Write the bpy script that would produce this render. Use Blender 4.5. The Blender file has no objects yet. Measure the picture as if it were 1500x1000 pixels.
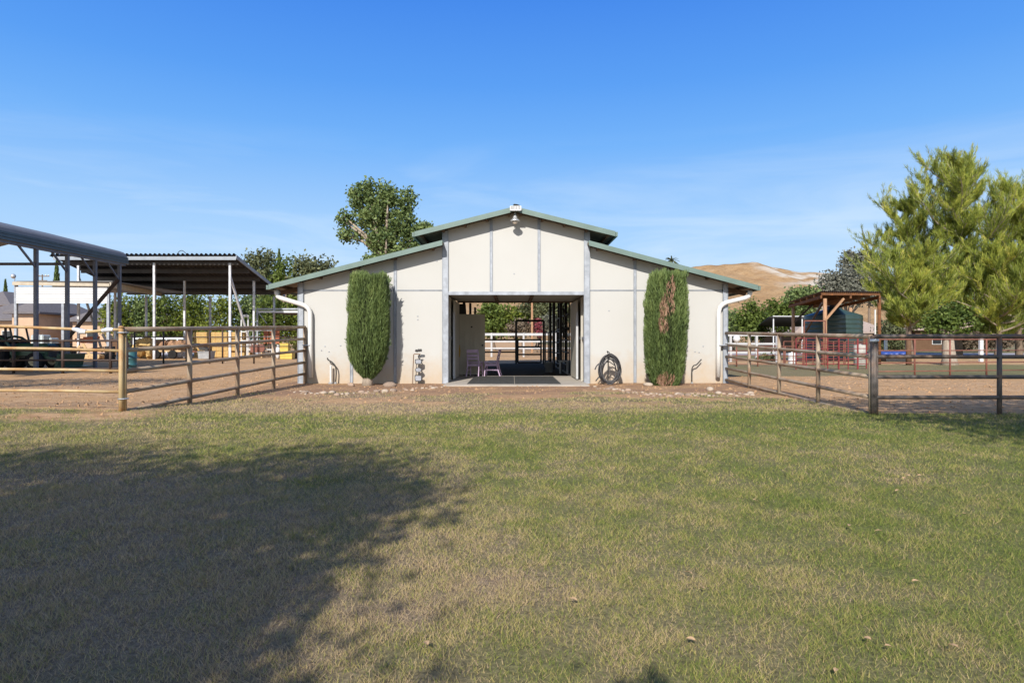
import bpy, math, random
import numpy as np
from mathutils import Vector
random.seed(7); RNG = np.random.default_rng(11)
R = math.radians
scene = bpy.context.scene
COL = scene.collection

# ------------------------------------------------------------------ camera
F, CX, HY, E = 960.0, 750.0, 498.0, 1.15        # focal length in photo pixels, principal column, horizon row, eye height
D = F / 54.0                                     # distance of the barn front
cam = bpy.data.cameras.new('camera'); cam_ob = bpy.data.objects.new('camera', cam); COL.objects.link(cam_ob)
cam.sensor_width = 36; cam.lens = F / 1500 * 36; cam.shift_y = -2 / 1500
cam.clip_start = 0.1; cam.clip_end = 6000
cam_ob.location = (0, 0, E); cam_ob.rotation_euler = (R(90), 0, 0)
scene.camera = cam_ob

# ------------------------------------------------------------------ light
SUN_EL, SUN_AZ = 34.5, 13.0                      # height, and degrees left of straight behind the camera
to_sun = Vector((-math.sin(R(SUN_AZ)) * math.cos(R(SUN_EL)), -math.cos(R(SUN_AZ)) * math.cos(R(SUN_EL)), math.sin(R(SUN_EL))))
sl = bpy.data.lights.new('sun', 'SUN'); sl.energy = 3.8; sl.angle = R(0.5); sl.color = (1.0, 0.952, 0.885)
so = bpy.data.objects.new('sun', sl); COL.objects.link(so); so.location = (-10, -40, 40)
so.rotation_euler = (-to_sun).to_track_quat('-Z', 'Y').to_euler()

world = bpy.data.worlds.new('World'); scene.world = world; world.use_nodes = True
wn = world.node_tree.nodes; wl = world.node_tree.links; wn.clear()
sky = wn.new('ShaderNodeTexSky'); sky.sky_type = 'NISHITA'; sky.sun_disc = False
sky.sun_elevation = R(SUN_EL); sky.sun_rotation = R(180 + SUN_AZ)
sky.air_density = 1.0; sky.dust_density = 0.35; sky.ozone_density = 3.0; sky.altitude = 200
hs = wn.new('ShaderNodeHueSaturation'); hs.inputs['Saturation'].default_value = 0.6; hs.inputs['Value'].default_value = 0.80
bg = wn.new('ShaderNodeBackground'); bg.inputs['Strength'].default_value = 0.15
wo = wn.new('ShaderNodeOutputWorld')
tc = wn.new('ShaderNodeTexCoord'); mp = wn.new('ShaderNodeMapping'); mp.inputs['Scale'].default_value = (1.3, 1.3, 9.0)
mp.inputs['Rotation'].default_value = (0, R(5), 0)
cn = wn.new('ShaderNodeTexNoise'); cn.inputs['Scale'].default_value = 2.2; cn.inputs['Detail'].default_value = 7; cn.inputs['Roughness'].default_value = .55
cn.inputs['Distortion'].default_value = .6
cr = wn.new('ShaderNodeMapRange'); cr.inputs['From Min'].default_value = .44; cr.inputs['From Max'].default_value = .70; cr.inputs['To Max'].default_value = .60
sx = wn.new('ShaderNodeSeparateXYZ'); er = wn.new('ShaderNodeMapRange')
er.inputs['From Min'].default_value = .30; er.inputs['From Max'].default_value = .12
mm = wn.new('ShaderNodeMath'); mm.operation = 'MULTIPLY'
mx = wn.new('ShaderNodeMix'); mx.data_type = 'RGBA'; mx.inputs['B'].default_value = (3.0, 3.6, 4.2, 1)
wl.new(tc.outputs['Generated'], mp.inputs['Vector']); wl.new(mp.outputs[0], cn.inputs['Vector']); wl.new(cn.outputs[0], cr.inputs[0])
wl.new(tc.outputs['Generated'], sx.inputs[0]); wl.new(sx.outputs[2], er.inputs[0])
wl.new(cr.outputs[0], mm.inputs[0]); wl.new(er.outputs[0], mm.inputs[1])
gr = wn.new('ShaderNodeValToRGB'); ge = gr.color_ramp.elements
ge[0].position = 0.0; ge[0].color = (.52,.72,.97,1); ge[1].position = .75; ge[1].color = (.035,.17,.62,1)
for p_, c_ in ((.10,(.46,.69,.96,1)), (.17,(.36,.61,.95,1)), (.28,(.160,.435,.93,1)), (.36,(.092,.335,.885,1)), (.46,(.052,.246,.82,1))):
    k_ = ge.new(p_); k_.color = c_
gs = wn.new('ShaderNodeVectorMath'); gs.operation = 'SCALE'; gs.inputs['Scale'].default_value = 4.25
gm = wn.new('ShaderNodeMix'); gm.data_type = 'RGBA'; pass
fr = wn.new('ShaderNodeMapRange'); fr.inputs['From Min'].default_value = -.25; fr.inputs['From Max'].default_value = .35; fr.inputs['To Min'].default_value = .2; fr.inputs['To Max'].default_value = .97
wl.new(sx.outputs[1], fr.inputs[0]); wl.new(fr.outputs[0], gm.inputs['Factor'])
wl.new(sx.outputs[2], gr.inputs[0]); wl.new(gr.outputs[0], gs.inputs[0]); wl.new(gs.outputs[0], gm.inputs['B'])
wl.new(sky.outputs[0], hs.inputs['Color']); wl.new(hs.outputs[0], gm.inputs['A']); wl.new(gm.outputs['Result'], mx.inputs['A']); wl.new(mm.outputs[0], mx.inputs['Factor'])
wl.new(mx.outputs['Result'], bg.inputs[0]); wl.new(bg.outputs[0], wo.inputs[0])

vs = scene.view_settings
vs.view_transform = 'Standard'; vs.look = 'None'; vs.gamma = 1; vs.use_curve_mapping = False; vs.exposure = 0.70
scene.cycles.max_bounces = 6; scene.cycles.transparent_max_bounces = 4

# ------------------------------------------------------------------ helpers
def X(px, Y): return (px - CX) * Y / F
def Z(py, Y): return E - (py - HY) * Y / F
def at(px, py, Y): return (X(px, Y), Y, Z(py, Y))
def Yg(py, z=0.0): return (E - z) * F / (py - HY)            # depth of a ground point seen at row py
def BX(px): return X(px, D)
def BZ(py): return Z(py, D)
OFF = {}

class MB:
    def __init__(s): s.v = []; s.f = []
    def add(s, vs_, fs):
        b = len(s.v); s.v += [tuple(p) for p in vs_]; s.f += [tuple(i + b for i in f) for f in fs]; return s
    def box(s, x0, x1, y0, y1, z0, z1):
        if x0 > x1: x0, x1 = x1, x0
        return s.add([(x0,y0,z0),(x1,y0,z0),(x1,y1,z0),(x0,y1,z0),(x0,y0,z1),(x1,y0,z1),(x1,y1,z1),(x0,y1,z1)],
              [(0,3,2,1),(4,5,6,7),(0,1,5,4),(1,2,6,5),(2,3,7,6),(3,0,4,7)])
    def bevbox(s, x0, x1, y0, y1, z0, z1, b=.02):
        # box with chamfered vertical and top edges
        if x0 > x1: x0, x1 = x1, x0
        o = [(x0+b,y0),(x1-b,y0),(x1,y0+b),(x1,y1-b),(x1-b,y1),(x0+b,y1),(x0,y1-b),(x0,y0+b)]
        cx, cy = (x0+x1)/2, (y0+y1)/2
        kx = 1 - b/max(1e-6,(x1-x0)/2); ky = 1 - b/max(1e-6,(y1-y0)/2)
        vsl = [(x,y,z0) for x,y in o] + [(x,y,z1-b) for x,y in o] + [(cx+(x-cx)*kx, cy+(y-cy)*ky, z1) for x,y in o]
        fs = [tuple(range(7,-1,-1)), tuple(range(16,24))]
        for r in (0,8):
            for i in range(8): fs.append((r+i, r+(i+1)%8, r+8+(i+1)%8, r+8+i))
        return s.add(vsl, fs)
    def tube(s, pts, r, n=8, r2=None, caps=True):
        pts = [Vector(p) for p in pts]; m = len(pts); rings = []
        rr = r if isinstance(r, (list, tuple)) else [r + ((r2 if r2 is not None else r) - r) * i / max(1, m-1) for i in range(m)]
        d0 = (pts[1] - pts[0]).normalized()
        u = d0.orthogonal().normalized()
        vl = []
        for i, p in enumerate(pts):
            d = (pts[min(i+1, m-1)] - pts[max(i-1, 0)]).normalized()
            u = (u - d * u.dot(d));  u = u.normalized() if u.length > 1e-6 else d.orthogonal().normalized()
            w = d.cross(u)
            for k in range(n):
                a = 2*math.pi*k/n + math.pi/n
                vl.append(p + (u*math.cos(a) + w*math.sin(a)) * rr[i])
        fs = []
        for i in range(m-1):
            for k in range(n): fs.append((i*n+k, i*n+(k+1)%n, (i+1)*n+(k+1)%n, (i+1)*n+k))
        if caps: fs.append(tuple(range(n-1,-1,-1))); fs.append(tuple(range((m-1)*n, m*n)))
        return s.add(vl, fs)
    def bar(s, a, b, w, h=None):
        # rectangular bar from a to b (w across, h in height)
        a, b = Vector(a), Vector(b); h = h or w; d = (b-a).normalized()
        up = Vector((0,0,1)) if abs(d.z) < .95 else Vector((0,1,0))
        sd = d.cross(up).normalized(); up = sd.cross(d).normalized(); vl = []
        for p in (a, b):
            for i, j in ((-1,-1),(1,-1),(1,1),(-1,1)): vl.append(p + sd*w/2*i + up*h/2*j)
        return s.add(vl, [(3,2,1,0),(4,5,6,7),(0,1,5,4),(1,2,6,5),(2,3,7,6),(3,0,4,7)])
    def prism_y(s, poly, y0, y1):
        n = len(poly)      # polygon in x,z extruded along y
        vl = [(x,y0,z) for x,z in poly] + [(x,y1,z) for x,z in poly]
        fs = [tuple(range(n)), tuple(range(2*n-1, n-1, -1))] + [(i, n+i, n+(i+1)%n, (i+1)%n) for i in range(n)]
        return s.add(vl, fs)
    def lathe(s, c, prof, n=20, ax='z'):
        vl = []; m = len(prof)
        for r, h in prof:
            for k in range(n):
                a = 2*math.pi*k/n; q = (r*math.cos(a), r*math.sin(a))
                if ax == 'z': vl.append((c[0]+q[0], c[1]+q[1], c[2]+h))
                elif ax == 'x': vl.append((c[0]+h, c[1]+q[0], c[2]+q[1]))
                else: vl.append((c[0]+q[0], c[1]+h, c[2]+q[1]))
        fs = [(i*n+k, i*n+(k+1)%n, (i+1)*n+(k+1)%n, (i+1)*n+k) for i in range(m-1) for k in range(n)]
        fs.append(tuple(range(n-1,-1,-1))); fs.append(tuple(range((m-1)*n, m*n)))
        return s.add(vl, fs)
    def blob(s, c, rx, ry, rz, seed=0, amp=.15, nu=9, nv=6):
        rg = random.Random(seed); vl = []
        for j in range(nv+1):
            t = math.pi*j/nv
            for i in range(nu):
                a = 2*math.pi*i/nu; k = 1 + rg.uniform(-amp, amp)
                if j in (0, nv): k = 1
                vl.append((c[0]+rx*k*math.sin(t)*math.cos(a), c[1]+ry*k*math.sin(t)*math.sin(a), c[2]+rz*k*math.cos(t)))
        fs = [(j*nu+i, (j+1)*nu+i, (j+1)*nu+(i+1)%nu, j*nu+(i+1)%nu) for j in range(nv) for i in range(nu)]
        return s.add(vl, fs)
    def build(s, name, m, parent=None, smooth=False, fix=True):
        o = OFF.get(parent.name, Vector((0,0,0))) if parent else Vector((0,0,0))
        me = bpy.data.meshes.new(name)
        me.from_pydata([(p[0]-o[0], p[1]-o[1], p[2]-o[2]) for p in s.v], [], s.f); me.update()
        if fix:
            import bmesh
            b = bmesh.new(); b.from_mesh(me); bmesh.ops.recalc_face_normals(b, faces=b.faces); b.to_mesh(me); b.free()
        if smooth: me.polygons.foreach_set('use_smooth', [True]*len(me.polygons))
        return link(name, me, m, parent, o)

def link(name, me, m, parent=None, o=None):
    ob = bpy.data.objects.new(name, me); COL.objects.link(ob)
    if m: me.materials.append(m)
    if parent: ob.parent = parent
    OFF[ob.name] = Vector(o) if o is not None else Vector((0,0,0))
    return ob

def tag(o, label=None, cat=None, group=None, kind=None):
    if label: o['label'] = label
    if cat: o['category'] = cat
    if group: o['group'] = group
    if kind: o['kind'] = kind
    return o

def thing(name, label, cat, loc, group=None):
    o = bpy.data.objects.new(name, None); COL.objects.link(o); o.location = loc; o.empty_display_size = .2
    OFF[o.name] = Vector(loc); return tag(o, label, cat, group)

def dup(src, loc, rz=0.0, label=None, sc=None):
    r = src.copy(); COL.objects.link(r); r.location = loc; r.rotation_euler = (0, 0, rz)
    if sc is not None: r.scale = sc
    if label: r['label'] = label
    for ch in src.children:
        c = ch.copy(); COL.objects.link(c); c.parent = r
        for g in ch.children:
            q = g.copy(); COL.objects.link(q); q.parent = c
    return r

def arrmesh(name, verts, nper, m, parent=None, tint=None, o=(0,0,0)):
    """big mesh from (n, nper, 3) array: one polygon of nper corners each; tint (n,) becomes a point attribute"""
    n = verts.shape[0]; me = bpy.data.meshes.new(name)
    off = np.array(OFF.get(parent.name, Vector(o)) if parent else o)
    vv = (verts.reshape(-1, 3) - off).astype(np.float32)
    me.vertices.add(n*nper); me.vertices.foreach_set('co', vv.ravel())
    me.loops.add(n*nper); me.loops.foreach_set('vertex_index', np.arange(n*nper, dtype=np.int32))
    me.polygons.add(n); me.polygons.foreach_set('loop_start', np.arange(0, n*nper, nper, dtype=np.int32))
    me.polygons.foreach_set('loop_total', np.full(n, nper, dtype=np.int32))
    if tint is not None:
        a = me.attributes.new('tint', 'FLOAT', 'POINT'); a.data.foreach_set('value', np.repeat(tint, nper).astype(np.float32))
    me.update(calc_edges=True); me.validate()
    return link(name, me, m, parent, off)

# ------------------------------------------------------------------ materials
def nodes(name):
    m = bpy.data.materials.new(name); m.use_nodes = True
    nt = m.node_tree; b = nt.nodes['Principled BSDF']; return m, nt, b
def c4(c): return (c[0], c[1], c[2], 1)
def M(name, col, rough=.6, metal=0.0, var=.12, scale=3.0, bump=0.0, bscale=40.0, col2=None, stretch=(1,1,1), thr=(.35,.68), coat=0):
    m, nt, b = nodes(name); N, L = nt.nodes, nt.links
    b.inputs['Roughness'].default_value = rough; b.inputs['Metallic'].default_value = metal
    if rough >= .8: b.inputs['Specular IOR Level'].default_value = .12
    t = N.new('ShaderNodeTexCoord'); mp = N.new('ShaderNodeMapping'); mp.inputs['Scale'].default_value = stretch
    n1 = N.new('ShaderNodeTexNoise'); n1.inputs['Scale'].default_value = scale; n1.inputs['Detail'].default_value = 6; n1.inputs['Roughness'].default_value = .6
    rg = N.new('ShaderNodeMapRange'); rg.inputs['From Min'].default_value = thr[0]; rg.inputs['From Max'].default_value = thr[1]
    mx = N.new('ShaderNodeMix'); mx.data_type = 'RGBA'
    if col2 is None: a_ = [k*(1-var) for k in col]; b_ = [min(1, k*(1+var)) for k in col]
    else: a_, b_ = col, col2
    mx.inputs['A'].default_value = c4(a_); mx.inputs['B'].default_value = c4(b_)
    L.new(t.outputs['Object'], mp.inputs[0]); L.new(mp.outputs[0], n1.inputs['Vector']); L.new(n1.outputs[0], rg.inputs[0]); L.new(rg.outputs[0], mx.inputs['Factor'])
    L.new(mx.outputs['Result'], b.inputs['Base Color'])
    if bump:
        n2 = N.new('ShaderNodeTexNoise'); n2.inputs['Scale'].default_value = bscale; n2.inputs['Detail'].default_value = 4
        bp = N.new('ShaderNodeBump'); bp.inputs['Strength'].default_value = bump; bp.inputs['Distance'].default_value = .02
        L.new(mp.outputs[0], n2.inputs['Vector']); L.new(n2.outputs[0], bp.inputs['Height']); L.new(bp.outputs[0], b.inputs['Normal'])
    return m

def leafmat(name, dark, light, trans=.3, third=None, nup=0.0, scale=.6):
    m, nt, b = nodes(name); N, L = nt.nodes, nt.links
    at_ = N.new('ShaderNodeAttribute'); at_.attribute_name = 'tint'
    rp = N.new('ShaderNodeValToRGB'); e = rp.color_ramp.elements
    e[0].color = c4(dark); e[1].color = c4(light); e[0].position = .1; e[1].position = .9 if third is None else .8
    if third is not None: k = rp.color_ramp.elements.new(.97); k.color = c4(third)
    L.new(at_.outputs['Fac'], rp.inputs[0]); L.new(rp.outputs[0], b.inputs['Base Color'])
    b.inputs['Roughness'].default_value = .55; b.inputs['Specular IOR Level'].default_value = .25
    tr = N.new('ShaderNodeBsdfTranslucent'); ms = N.new('ShaderNodeMixShader'); ms.inputs[0].default_value = trans
    L.new(rp.outputs[0], tr.inputs[0]); L.new(b.outputs[0], ms.inputs[1]); L.new(tr.outputs[0], ms.inputs[2])
    L.new(ms.outputs[0], N['Material Output'].inputs[0])
    if nup > 0:
        g = N.new('ShaderNodeNewGeometry'); v1 = N.new('ShaderNodeVectorMath'); v1.operation = 'SCALE'; v1.inputs['Scale'].default_value = 1-nup
        v2 = N.new('ShaderNodeVectorMath'); v2.operation = 'ADD'; v2.inputs[1].default_value = (0,0,nup)
        v3 = N.new('ShaderNodeVectorMath'); v3.operation = 'NORMALIZE'
        L.new(g.outputs['Normal'], v1.inputs[0]); L.new(v1.outputs[0], v2.inputs[0]); L.new(v2.outputs[0], v3.inputs[0]); L.new(v3.outputs[0], b.inputs['Normal'])
    return m

galv   = M('galvanised_steel', (.31,.33,.36), .55, .2, .22, 5, .05)
bead_m = M('dull_grey_bead', (.25,.27,.30), .5, .4, .2, 4)
white_pipe = M('white_plastic_pipe', (.62,.61,.58), .4, 0, .05, 3)
green_trim = M('green_painted_trim', (.125,.18,.155), .5, .05, .10, 2.5, .03, 20)
roof_green = M('green_roof_sheet', (.13,.21,.17), .45, .2, .1, 2)
soffit = M('timber_soffit', (.30,.25,.19), .8, 0, .15, 3, .1, 30, stretch=(1,8,1))
rafter = M('dark_rafter', (.13,.085,.055), .8, 0, .2, 5, .1)
inwall = M('beige_inside_panel', (.40,.37,.31), .6, 0, .08, 1.5)
concrete = M('concrete_floor', (.38,.34,.29), .9, 0, .14, 1.6, .15, 60)
rubber = M('black_rubber_mat', (.060,.060,.058), .85, 0, .25, 9, .2, 90)
black_steel = M('black_steel_pipe', (.016,.016,.018), .5, .2, .2, 6)
darkstuff = M('dark_leather', (.02,.018,.017), .6, 0, .3, 9, .2)
door_paint = M('beige_door_paint', (.46,.41,.32), .5, 0, .05, 3)
lilac = M('lilac_paint', (.50,.36,.50), .5, 0, .12, 8, .05)
fence_tan = M('rusty_tan_pipe', (.44,.33,.17), .65, .1, .1, 2.6, .15, 70, col2=(.33,.155,.045), thr=(.44,.66))
fence_brown = M('weathered_brown_pipe', (.34,.27,.19), .65, .15, .1, 2.5, .2, 60, col2=(.24,.13,.07), thr=(.42,.7))
fence_dark = M('dark_weathered_pipe', (.10,.085,.075), .6, .2, .1, 3, .2, 60, col2=(.20,.11,.06), thr=(.48,.74))
fence_rust = M('rust_red_pipe', (.20,.075,.05), .7, .15, .2, 4, .15)
fence_red = M('red_painted_pipe', (.21,.032,.032), .5, .1, .2, 5, .05)
fence_black = M('dark_brown_pipe', (.05,.03,.022), .6, .2, .3, 4)
fence_white = M('weathered_white_rail', (.42,.42,.42), .6, 0, .12, 2)
tape_m = M('silver_tape', (.62,.64,.68), .35, .35, .15, 14, .3, 40)
white_paint = M('white_paint', (.60,.60,.59), .5, 0, .06, 2)
carport_blue = M('blue_grey_sheet', (.055,.085,.11), .38, .35, .14, 1.5)
carport_top = M('grey_sheet', (.14,.135,.13), .6, .1, .12, 1.5)
carport_post = M('dark_steel_post', (.12,.13,.16), .5, .4, .15, 5)
hayroof = M('dark_roof_sheet', (.045,.043,.045), .55, .3, .3, 1.2)
hayedge = M('grey_edge_trim', (.25,.28,.31), .6, .1, .15, 2)
pale_post = M('pale_weathered_post', (.55,.55,.56), .6, .1, .25, 3)
purlin = M('dark_purlin', (.06,.052,.048), .6, .2, .2, 3)
tile = M('grey_roof_tile', (.15,.135,.135), .8, 0, .2, 5, .4, 16, stretch=(1,1,6))
tile_tan = M('tan_roof_shingle', (.33,.26,.22), .85, 0, .14, 6, .3, 30)
stucco = M('tan_stucco', (.48,.33,.22), .9, 0, .08, 2, .2, 60)
stucco_dark = M('brown_timber_wall', (.13,.075,.045), .85, 0, .15, 3, .1)
rusty_timber = M('orange_brown_timber', (.36,.21,.12), .8, 0, .2, 5, .2, 40, stretch=(6,6,1))
rust_dark = M('dark_rust_timber', (.13,.06,.03), .85, 0, .3, 4, col2=(.30,.12,.04), thr=(.5,.75))
rusty_roof = M('rusty_roof_sheet', (.09,.055,.04), .75, .1, .4, 2, .2, 20, col2=(.28,.10,.035), thr=(.55,.8))
tank_teal = M('dark_teal_tank', (.028,.052,.045), .35, 0, .12, 1.5)
straw_m = M('baled_straw', (.36,.23,.085), .9, 0, .2, 9, .6, 60, col2=(.58,.41,.18), stretch=(1,1,5))
brownhay = M('brown_hay', (.33,.19,.11), .95, 0, .3, 8, .6, 40)
wood = M('raw_wood', (.50,.35,.19), .8, 0, .15, 6, .2, 50)
yellow_m = M('yellow_plastic', (.56,.40,.08), .45, 0, .1, 5)
terra = M('terracotta_red', (.36,.125,.07), .8, 0, .12, 6)
teal_m = M('teal_plastic', (.03,.11,.12), .45, 0, .1, 4)
blue_m = M('blue_plastic', (.035,.07,.26), .4, 0, .15, 4)
grey_m = M('grey_plastic', (.28,.28,.28), .6, 0, .15, 5)
tractor_green = M('dark_green_paint', (.015,.06,.03), .4, 0, .2, 5)
tyre_m = M('tyre_rubber', (.02,.02,.02), .85, 0, .3, 8, .3)
rim_m = M('pale_rim', (.42,.36,.22), .5, .1, .1, 5)
stone_a = M('buff_river_stone', (.36,.26,.19), .85, 0, .2, 9, .2, 50)
stone_b = M('grey_river_stone', (.27,.20,.15), .85, 0, .2, 9, .2, 50)
stone_c = M('pale_river_stone', (.42,.34,.26), .85, 0, .15, 9, .2, 50)
bark = M('brown_bark', (.17,.125,.09), .9, 0, .3, 8, .6, 30, stretch=(3,3,.6))
bark_pale = M('pale_bark', (.32,.26,.20), .9, 0, .2, 6, .5, 30, stretch=(3,3,.6))
dry_leaf = M('dry_leaf', (.34,.20,.10), .8, 0, .2, 30, col2=(.46,.34,.21))
hose_m = M('black_rubber_hose', (.045,.043,.045), .5, 0, .3, 12)
lamp_metal = M('lamp_metal', (.55,.55,.54), .35, .6, .08, 8)
slate_m = M('grey_slate_plate', (.30,.31,.34), .6, 0, .2, 20)
iron_m = M('dark_iron', (.05,.048,.045), .6, .4, .2, 12)
copper_m = M('rusty_copper', (.20,.12,.07), .6, .4, .2, 12)
shade_cloth = M('dark_shade_cloth', (.05,.048,.045), .9, 0, .15, 3)
glass_dark = M('dark_glass', (.02,.025,.03), .1, 0, .1, 3)

def wallmat():
    m, nt, b = nodes('off_white_panel'); N, L = nt.nodes, nt.links
    b.inputs['Roughness'].default_value = .62
    g = N.new('ShaderNodeNewGeometry'); sp = N.new('ShaderNodeSeparateXYZ'); L.new(g.outputs['Position'], sp.inputs[0])
    n1 = N.new('ShaderNodeTexNoise'); n1.inputs['Scale'].default_value = .8; n1.inputs['Detail'].default_value = 6
    n2 = N.new('ShaderNodeTexNoise'); n2.inputs['Scale'].default_value = 3.2; n2.inputs['Detail'].default_value = 8; n2.inputs['Roughness'].default_value = .7
    L.new(g.outputs['Position'], n1.inputs['Vector']); L.new(g.outputs['Position'], n2.inputs['Vector'])
    m1 = N.new('ShaderNodeMix'); m1.data_type = 'RGBA'; m1.inputs['A'].default_value = (.415,.405,.375,1); m1.inputs['B'].default_value = (.465,.456,.428,1)
    L.new(n1.outputs[0], m1.inputs['Factor'])
    # splashed soil along the foot of the wall
    ad = N.new('ShaderNodeMath'); ad.operation = 'MULTIPLY_ADD'; ad.inputs[1].default_value = -1.3; ad.inputs[2].default_value = .95
    L.new(n2.outputs[0], ad.inputs[0])
    sb = N.new('ShaderNodeMath'); sb.operation = 'ADD'; L.new(sp.outputs[2], sb.inputs[0]); L.new(ad.outputs[0], sb.inputs[1])
    rg = N.new('ShaderNodeMapRange'); rg.inputs['From Min'].default_value = 1.15; rg.inputs['From Max'].default_value = .12; rg.inputs['To Max'].default_value = .85
    L.new(sb.outputs[0], rg.inputs[0])
    m2 = N.new('ShaderNodeMix'); m2.data_type = 'RGBA'; m2.inputs['B'].default_value = (.42,.30,.175,1)
    L.new(m1.outputs['Result'], m2.inputs['A']); L.new(rg.outputs[0], m2.inputs['Factor'])
    L.new(m2.outputs['Result'], b.inputs['Base Color'])
    return m
wall_m = wallmat()

# ------------------------------------------------------------------ ground
def vnoise(x, y, s, seed=0):
    x = np.asarray(x, float)/s; y = np.asarray(y, float)/s
    xi = np.floor(x); yi = np.floor(y); fx = x-xi; fy = y-yi
    fx = fx*fx*(3-2*fx); fy = fy*fy*(3-2*fy)
    def h(a, b):
        v = np.sin(a*127.1 + b*311.7 + seed*74.7)*43758.5453; return v - np.floor(v)
    return (h(xi,yi)*(1-fx)+h(xi+1,yi)*fx)*(1-fy) + (h(xi,yi+1)*(1-fx)+h(xi+1,yi+1)*fx)*fy
def fbm(x, y, s, seed=0, o=4):
    r = 0; a = .5
    for k in range(o): r = r + a*vnoise(x, y, s/2**k, seed+k*13); a *= .5
    return r/(1-.5**o)
def sstep(a, b, t): u = np.clip((t-a)/(b-a), 0, 1); return u*u*(3-2*u)
# the two side fences: barn corner -> near corner
LF0 = (X(442, D), D); LYn = D/1.77; LF1 = (X(181, LYn), LYn)
RF0 = (X(1063, D), D); RYn = D/1.72; RF1 = (X(1276, RYn), RYn)
def gz(x, y):
    x = np.asarray(x, float); y = np.asarray(y, float)
    z = -.14*sstep(8.5, 3, y) - .02
    z = z + .12*np.exp(-((x+7.2)**2/5 + (y-LYn)**2/2.5)) + .03*np.exp(-((x+9.5)**2/8 + (y-LYn)**2/2))
    z = z + .035*(fbm(x, y, 3, 3)-.5)*sstep(22, 14, y)
    return np.where((np.abs(x-.1) < 2.2) & (y > 15.5), -.03, z)
def gz1(x, y): return float(gz(np.array([x]), np.array([y]))[0])
def dirtmask(x, y):
    x = np.asarray(x, float); y = np.asarray(y, float); n = (fbm(x, y, 1.6, 5)-.5)
    # beds of bare soil along the barn front, behind the stone edging
    bed = sstep(14.25, 14.75, y + 1.2*n)*sstep(19, 18.2, y)
    lx = LF0[0] + (LF1[0]-LF0[0])*(D-y)/(D-LYn); rx = RF0[0] + (RF1[0]-RF0[0])*(D-y)/(D-RYn)
    lc = sstep(.35, -.15, x - lx + .8*n)*sstep(LYn-.45, LYn+.0, y + .9*n)
    edge = sstep(1.6, .1, np.abs(y-(LYn-.35)))*sstep(-4.2, -6.2, x)*sstep(.35, .62, fbm(x, y, .9, 21))*.9
    rc = sstep(-.1, .15, x - rx + .5*n)*sstep(RYn-.1, RYn+.25, y + .6*n)
    rgrass = sstep(20.6, 21.6, y + 2.0*n)*sstep(2, 3, x)*(1 - sstep(30, 32, y+2*n)*sstep(42, 40, y+2*n)*.85)
    d = np.maximum.reduce([bed, lc, rc, edge]); d = np.where(x > 2.5, d*(1-rgrass), d)
    d = np.where((np.abs(x) < 9) & (y > D+13.5), sstep(33, 35, y+2*n)*.85, d)
    worn = sstep(10.2, 14.0, y+2.2*n)*(.35 + .65*sstep(.34, .60, fbm(x, y, .8, 17)))*.95*sstep(-8, -4.5, x)*sstep(8, 5.5, x)
    front = sstep(15.0, 15.6, y)*sstep(2.4, 2.0, np.abs(x-.1))
    return np.clip(np.maximum.reduce([d, worn*sstep(15.5, 14.8, y), front]), 0, 1)
def drymask(x, y):
    x = np.asarray(x, float); y = np.asarray(y, float)
    v = .50 + .9*(fbm(x, y, 3.2, 31)-.5) + .45*(fbm(x, y, .9, 41)-.5) + .75*(fbm(x, y, .24, 47, 2)-.5)
    v = v + .42*sstep(7.2, 5.8, y)*sstep(.8, -1, x) - .36*sstep(.3, 2.8, x - .12*(y-4)) - .20*sstep(7.5, 8.5, y)*sstep(10.5, 9.4, y)*sstep(2, -3, x)
    v = v + .30*sstep(10.2, 11.2, y + .8*(fbm(x, y, 2, 9)-.5))*sstep(12.2, 11.6, y) + .38*sstep(9.8, 12.6, y + 2.4*(fbm(x, y, 1.7, 19)-.5))*sstep(-6.5, -1, x)*sstep(9, 5, x)
    v = np.where(y > D+2, .50 + .7*(fbm(x, y, 4, 61)-.5), v)
    return np.clip(v, 0, 1)

def axis(segs):
    a = []
    for lo, hi, st in segs: a += list(np.arange(lo, hi, st))
    return np.array(a + [segs[-1][1]])
gx = axis([(-3500,-400,620),(-400,-80,64),(-80,-30,10),(-30,-13,1.4),(-13,13,.22),(13,30,1.4),(30,80,10),(80,400,64),(400,3500,620)])
gy = axis([(-300,-20,40),(-20,0,2.5),(0,19,.2),(19,46,.8),(46,110,8),(110,500,65),(500,4500,500)])
GX, GY = np.meshgrid(gx, gy); GZ = gz(GX, GY)
nx_, ny_ = len(gx), len(gy)
me = bpy.data.meshes.new('ground')
idx = np.arange(nx_*ny_).reshape(ny_, nx_)
q = np.stack([idx[:-1,:-1], idx[:-1,1:], idx[1:,1:], idx[1:,:-1]], -1).reshape(-1, 4)
me.vertices.add(nx_*ny_); me.vertices.foreach_set('co', np.stack([GX, GY, GZ], -1).astype(np.float32).ravel())
me.loops.add(q.size); me.loops.foreach_set('vertex_index', q.astype(np.int32).ravel())
me.polygons.add(len(q)); me.polygons.foreach_set('loop_start', np.arange(0, q.size, 4, dtype=np.int32)); me.polygons.foreach_set('loop_total', np.full(len(q), 4, dtype=np.int32))
me.polygons.foreach_set('use_smooth', np.ones(len(q), dtype=bool))
def bedmask(x, y): return sstep(12.5, 14.4, y+1.4*(fbm(x, y, 1.2, 5)-.5))*sstep(6.6, 5.9, np.abs(x))*sstep(20, 17.8, y)*(.45+.55*sstep(.4, .6, fbm(x, y, .5, 91)))
for nm, fn in (('dirt', dirtmask), ('dry', drymask), ('bed', bedmask)):
    a = me.attributes.new(nm, 'FLOAT', 'POINT'); a.data.foreach_set('value', fn(GX, GY).astype(np.float32).ravel())
me.update(calc_edges=True)

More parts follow.
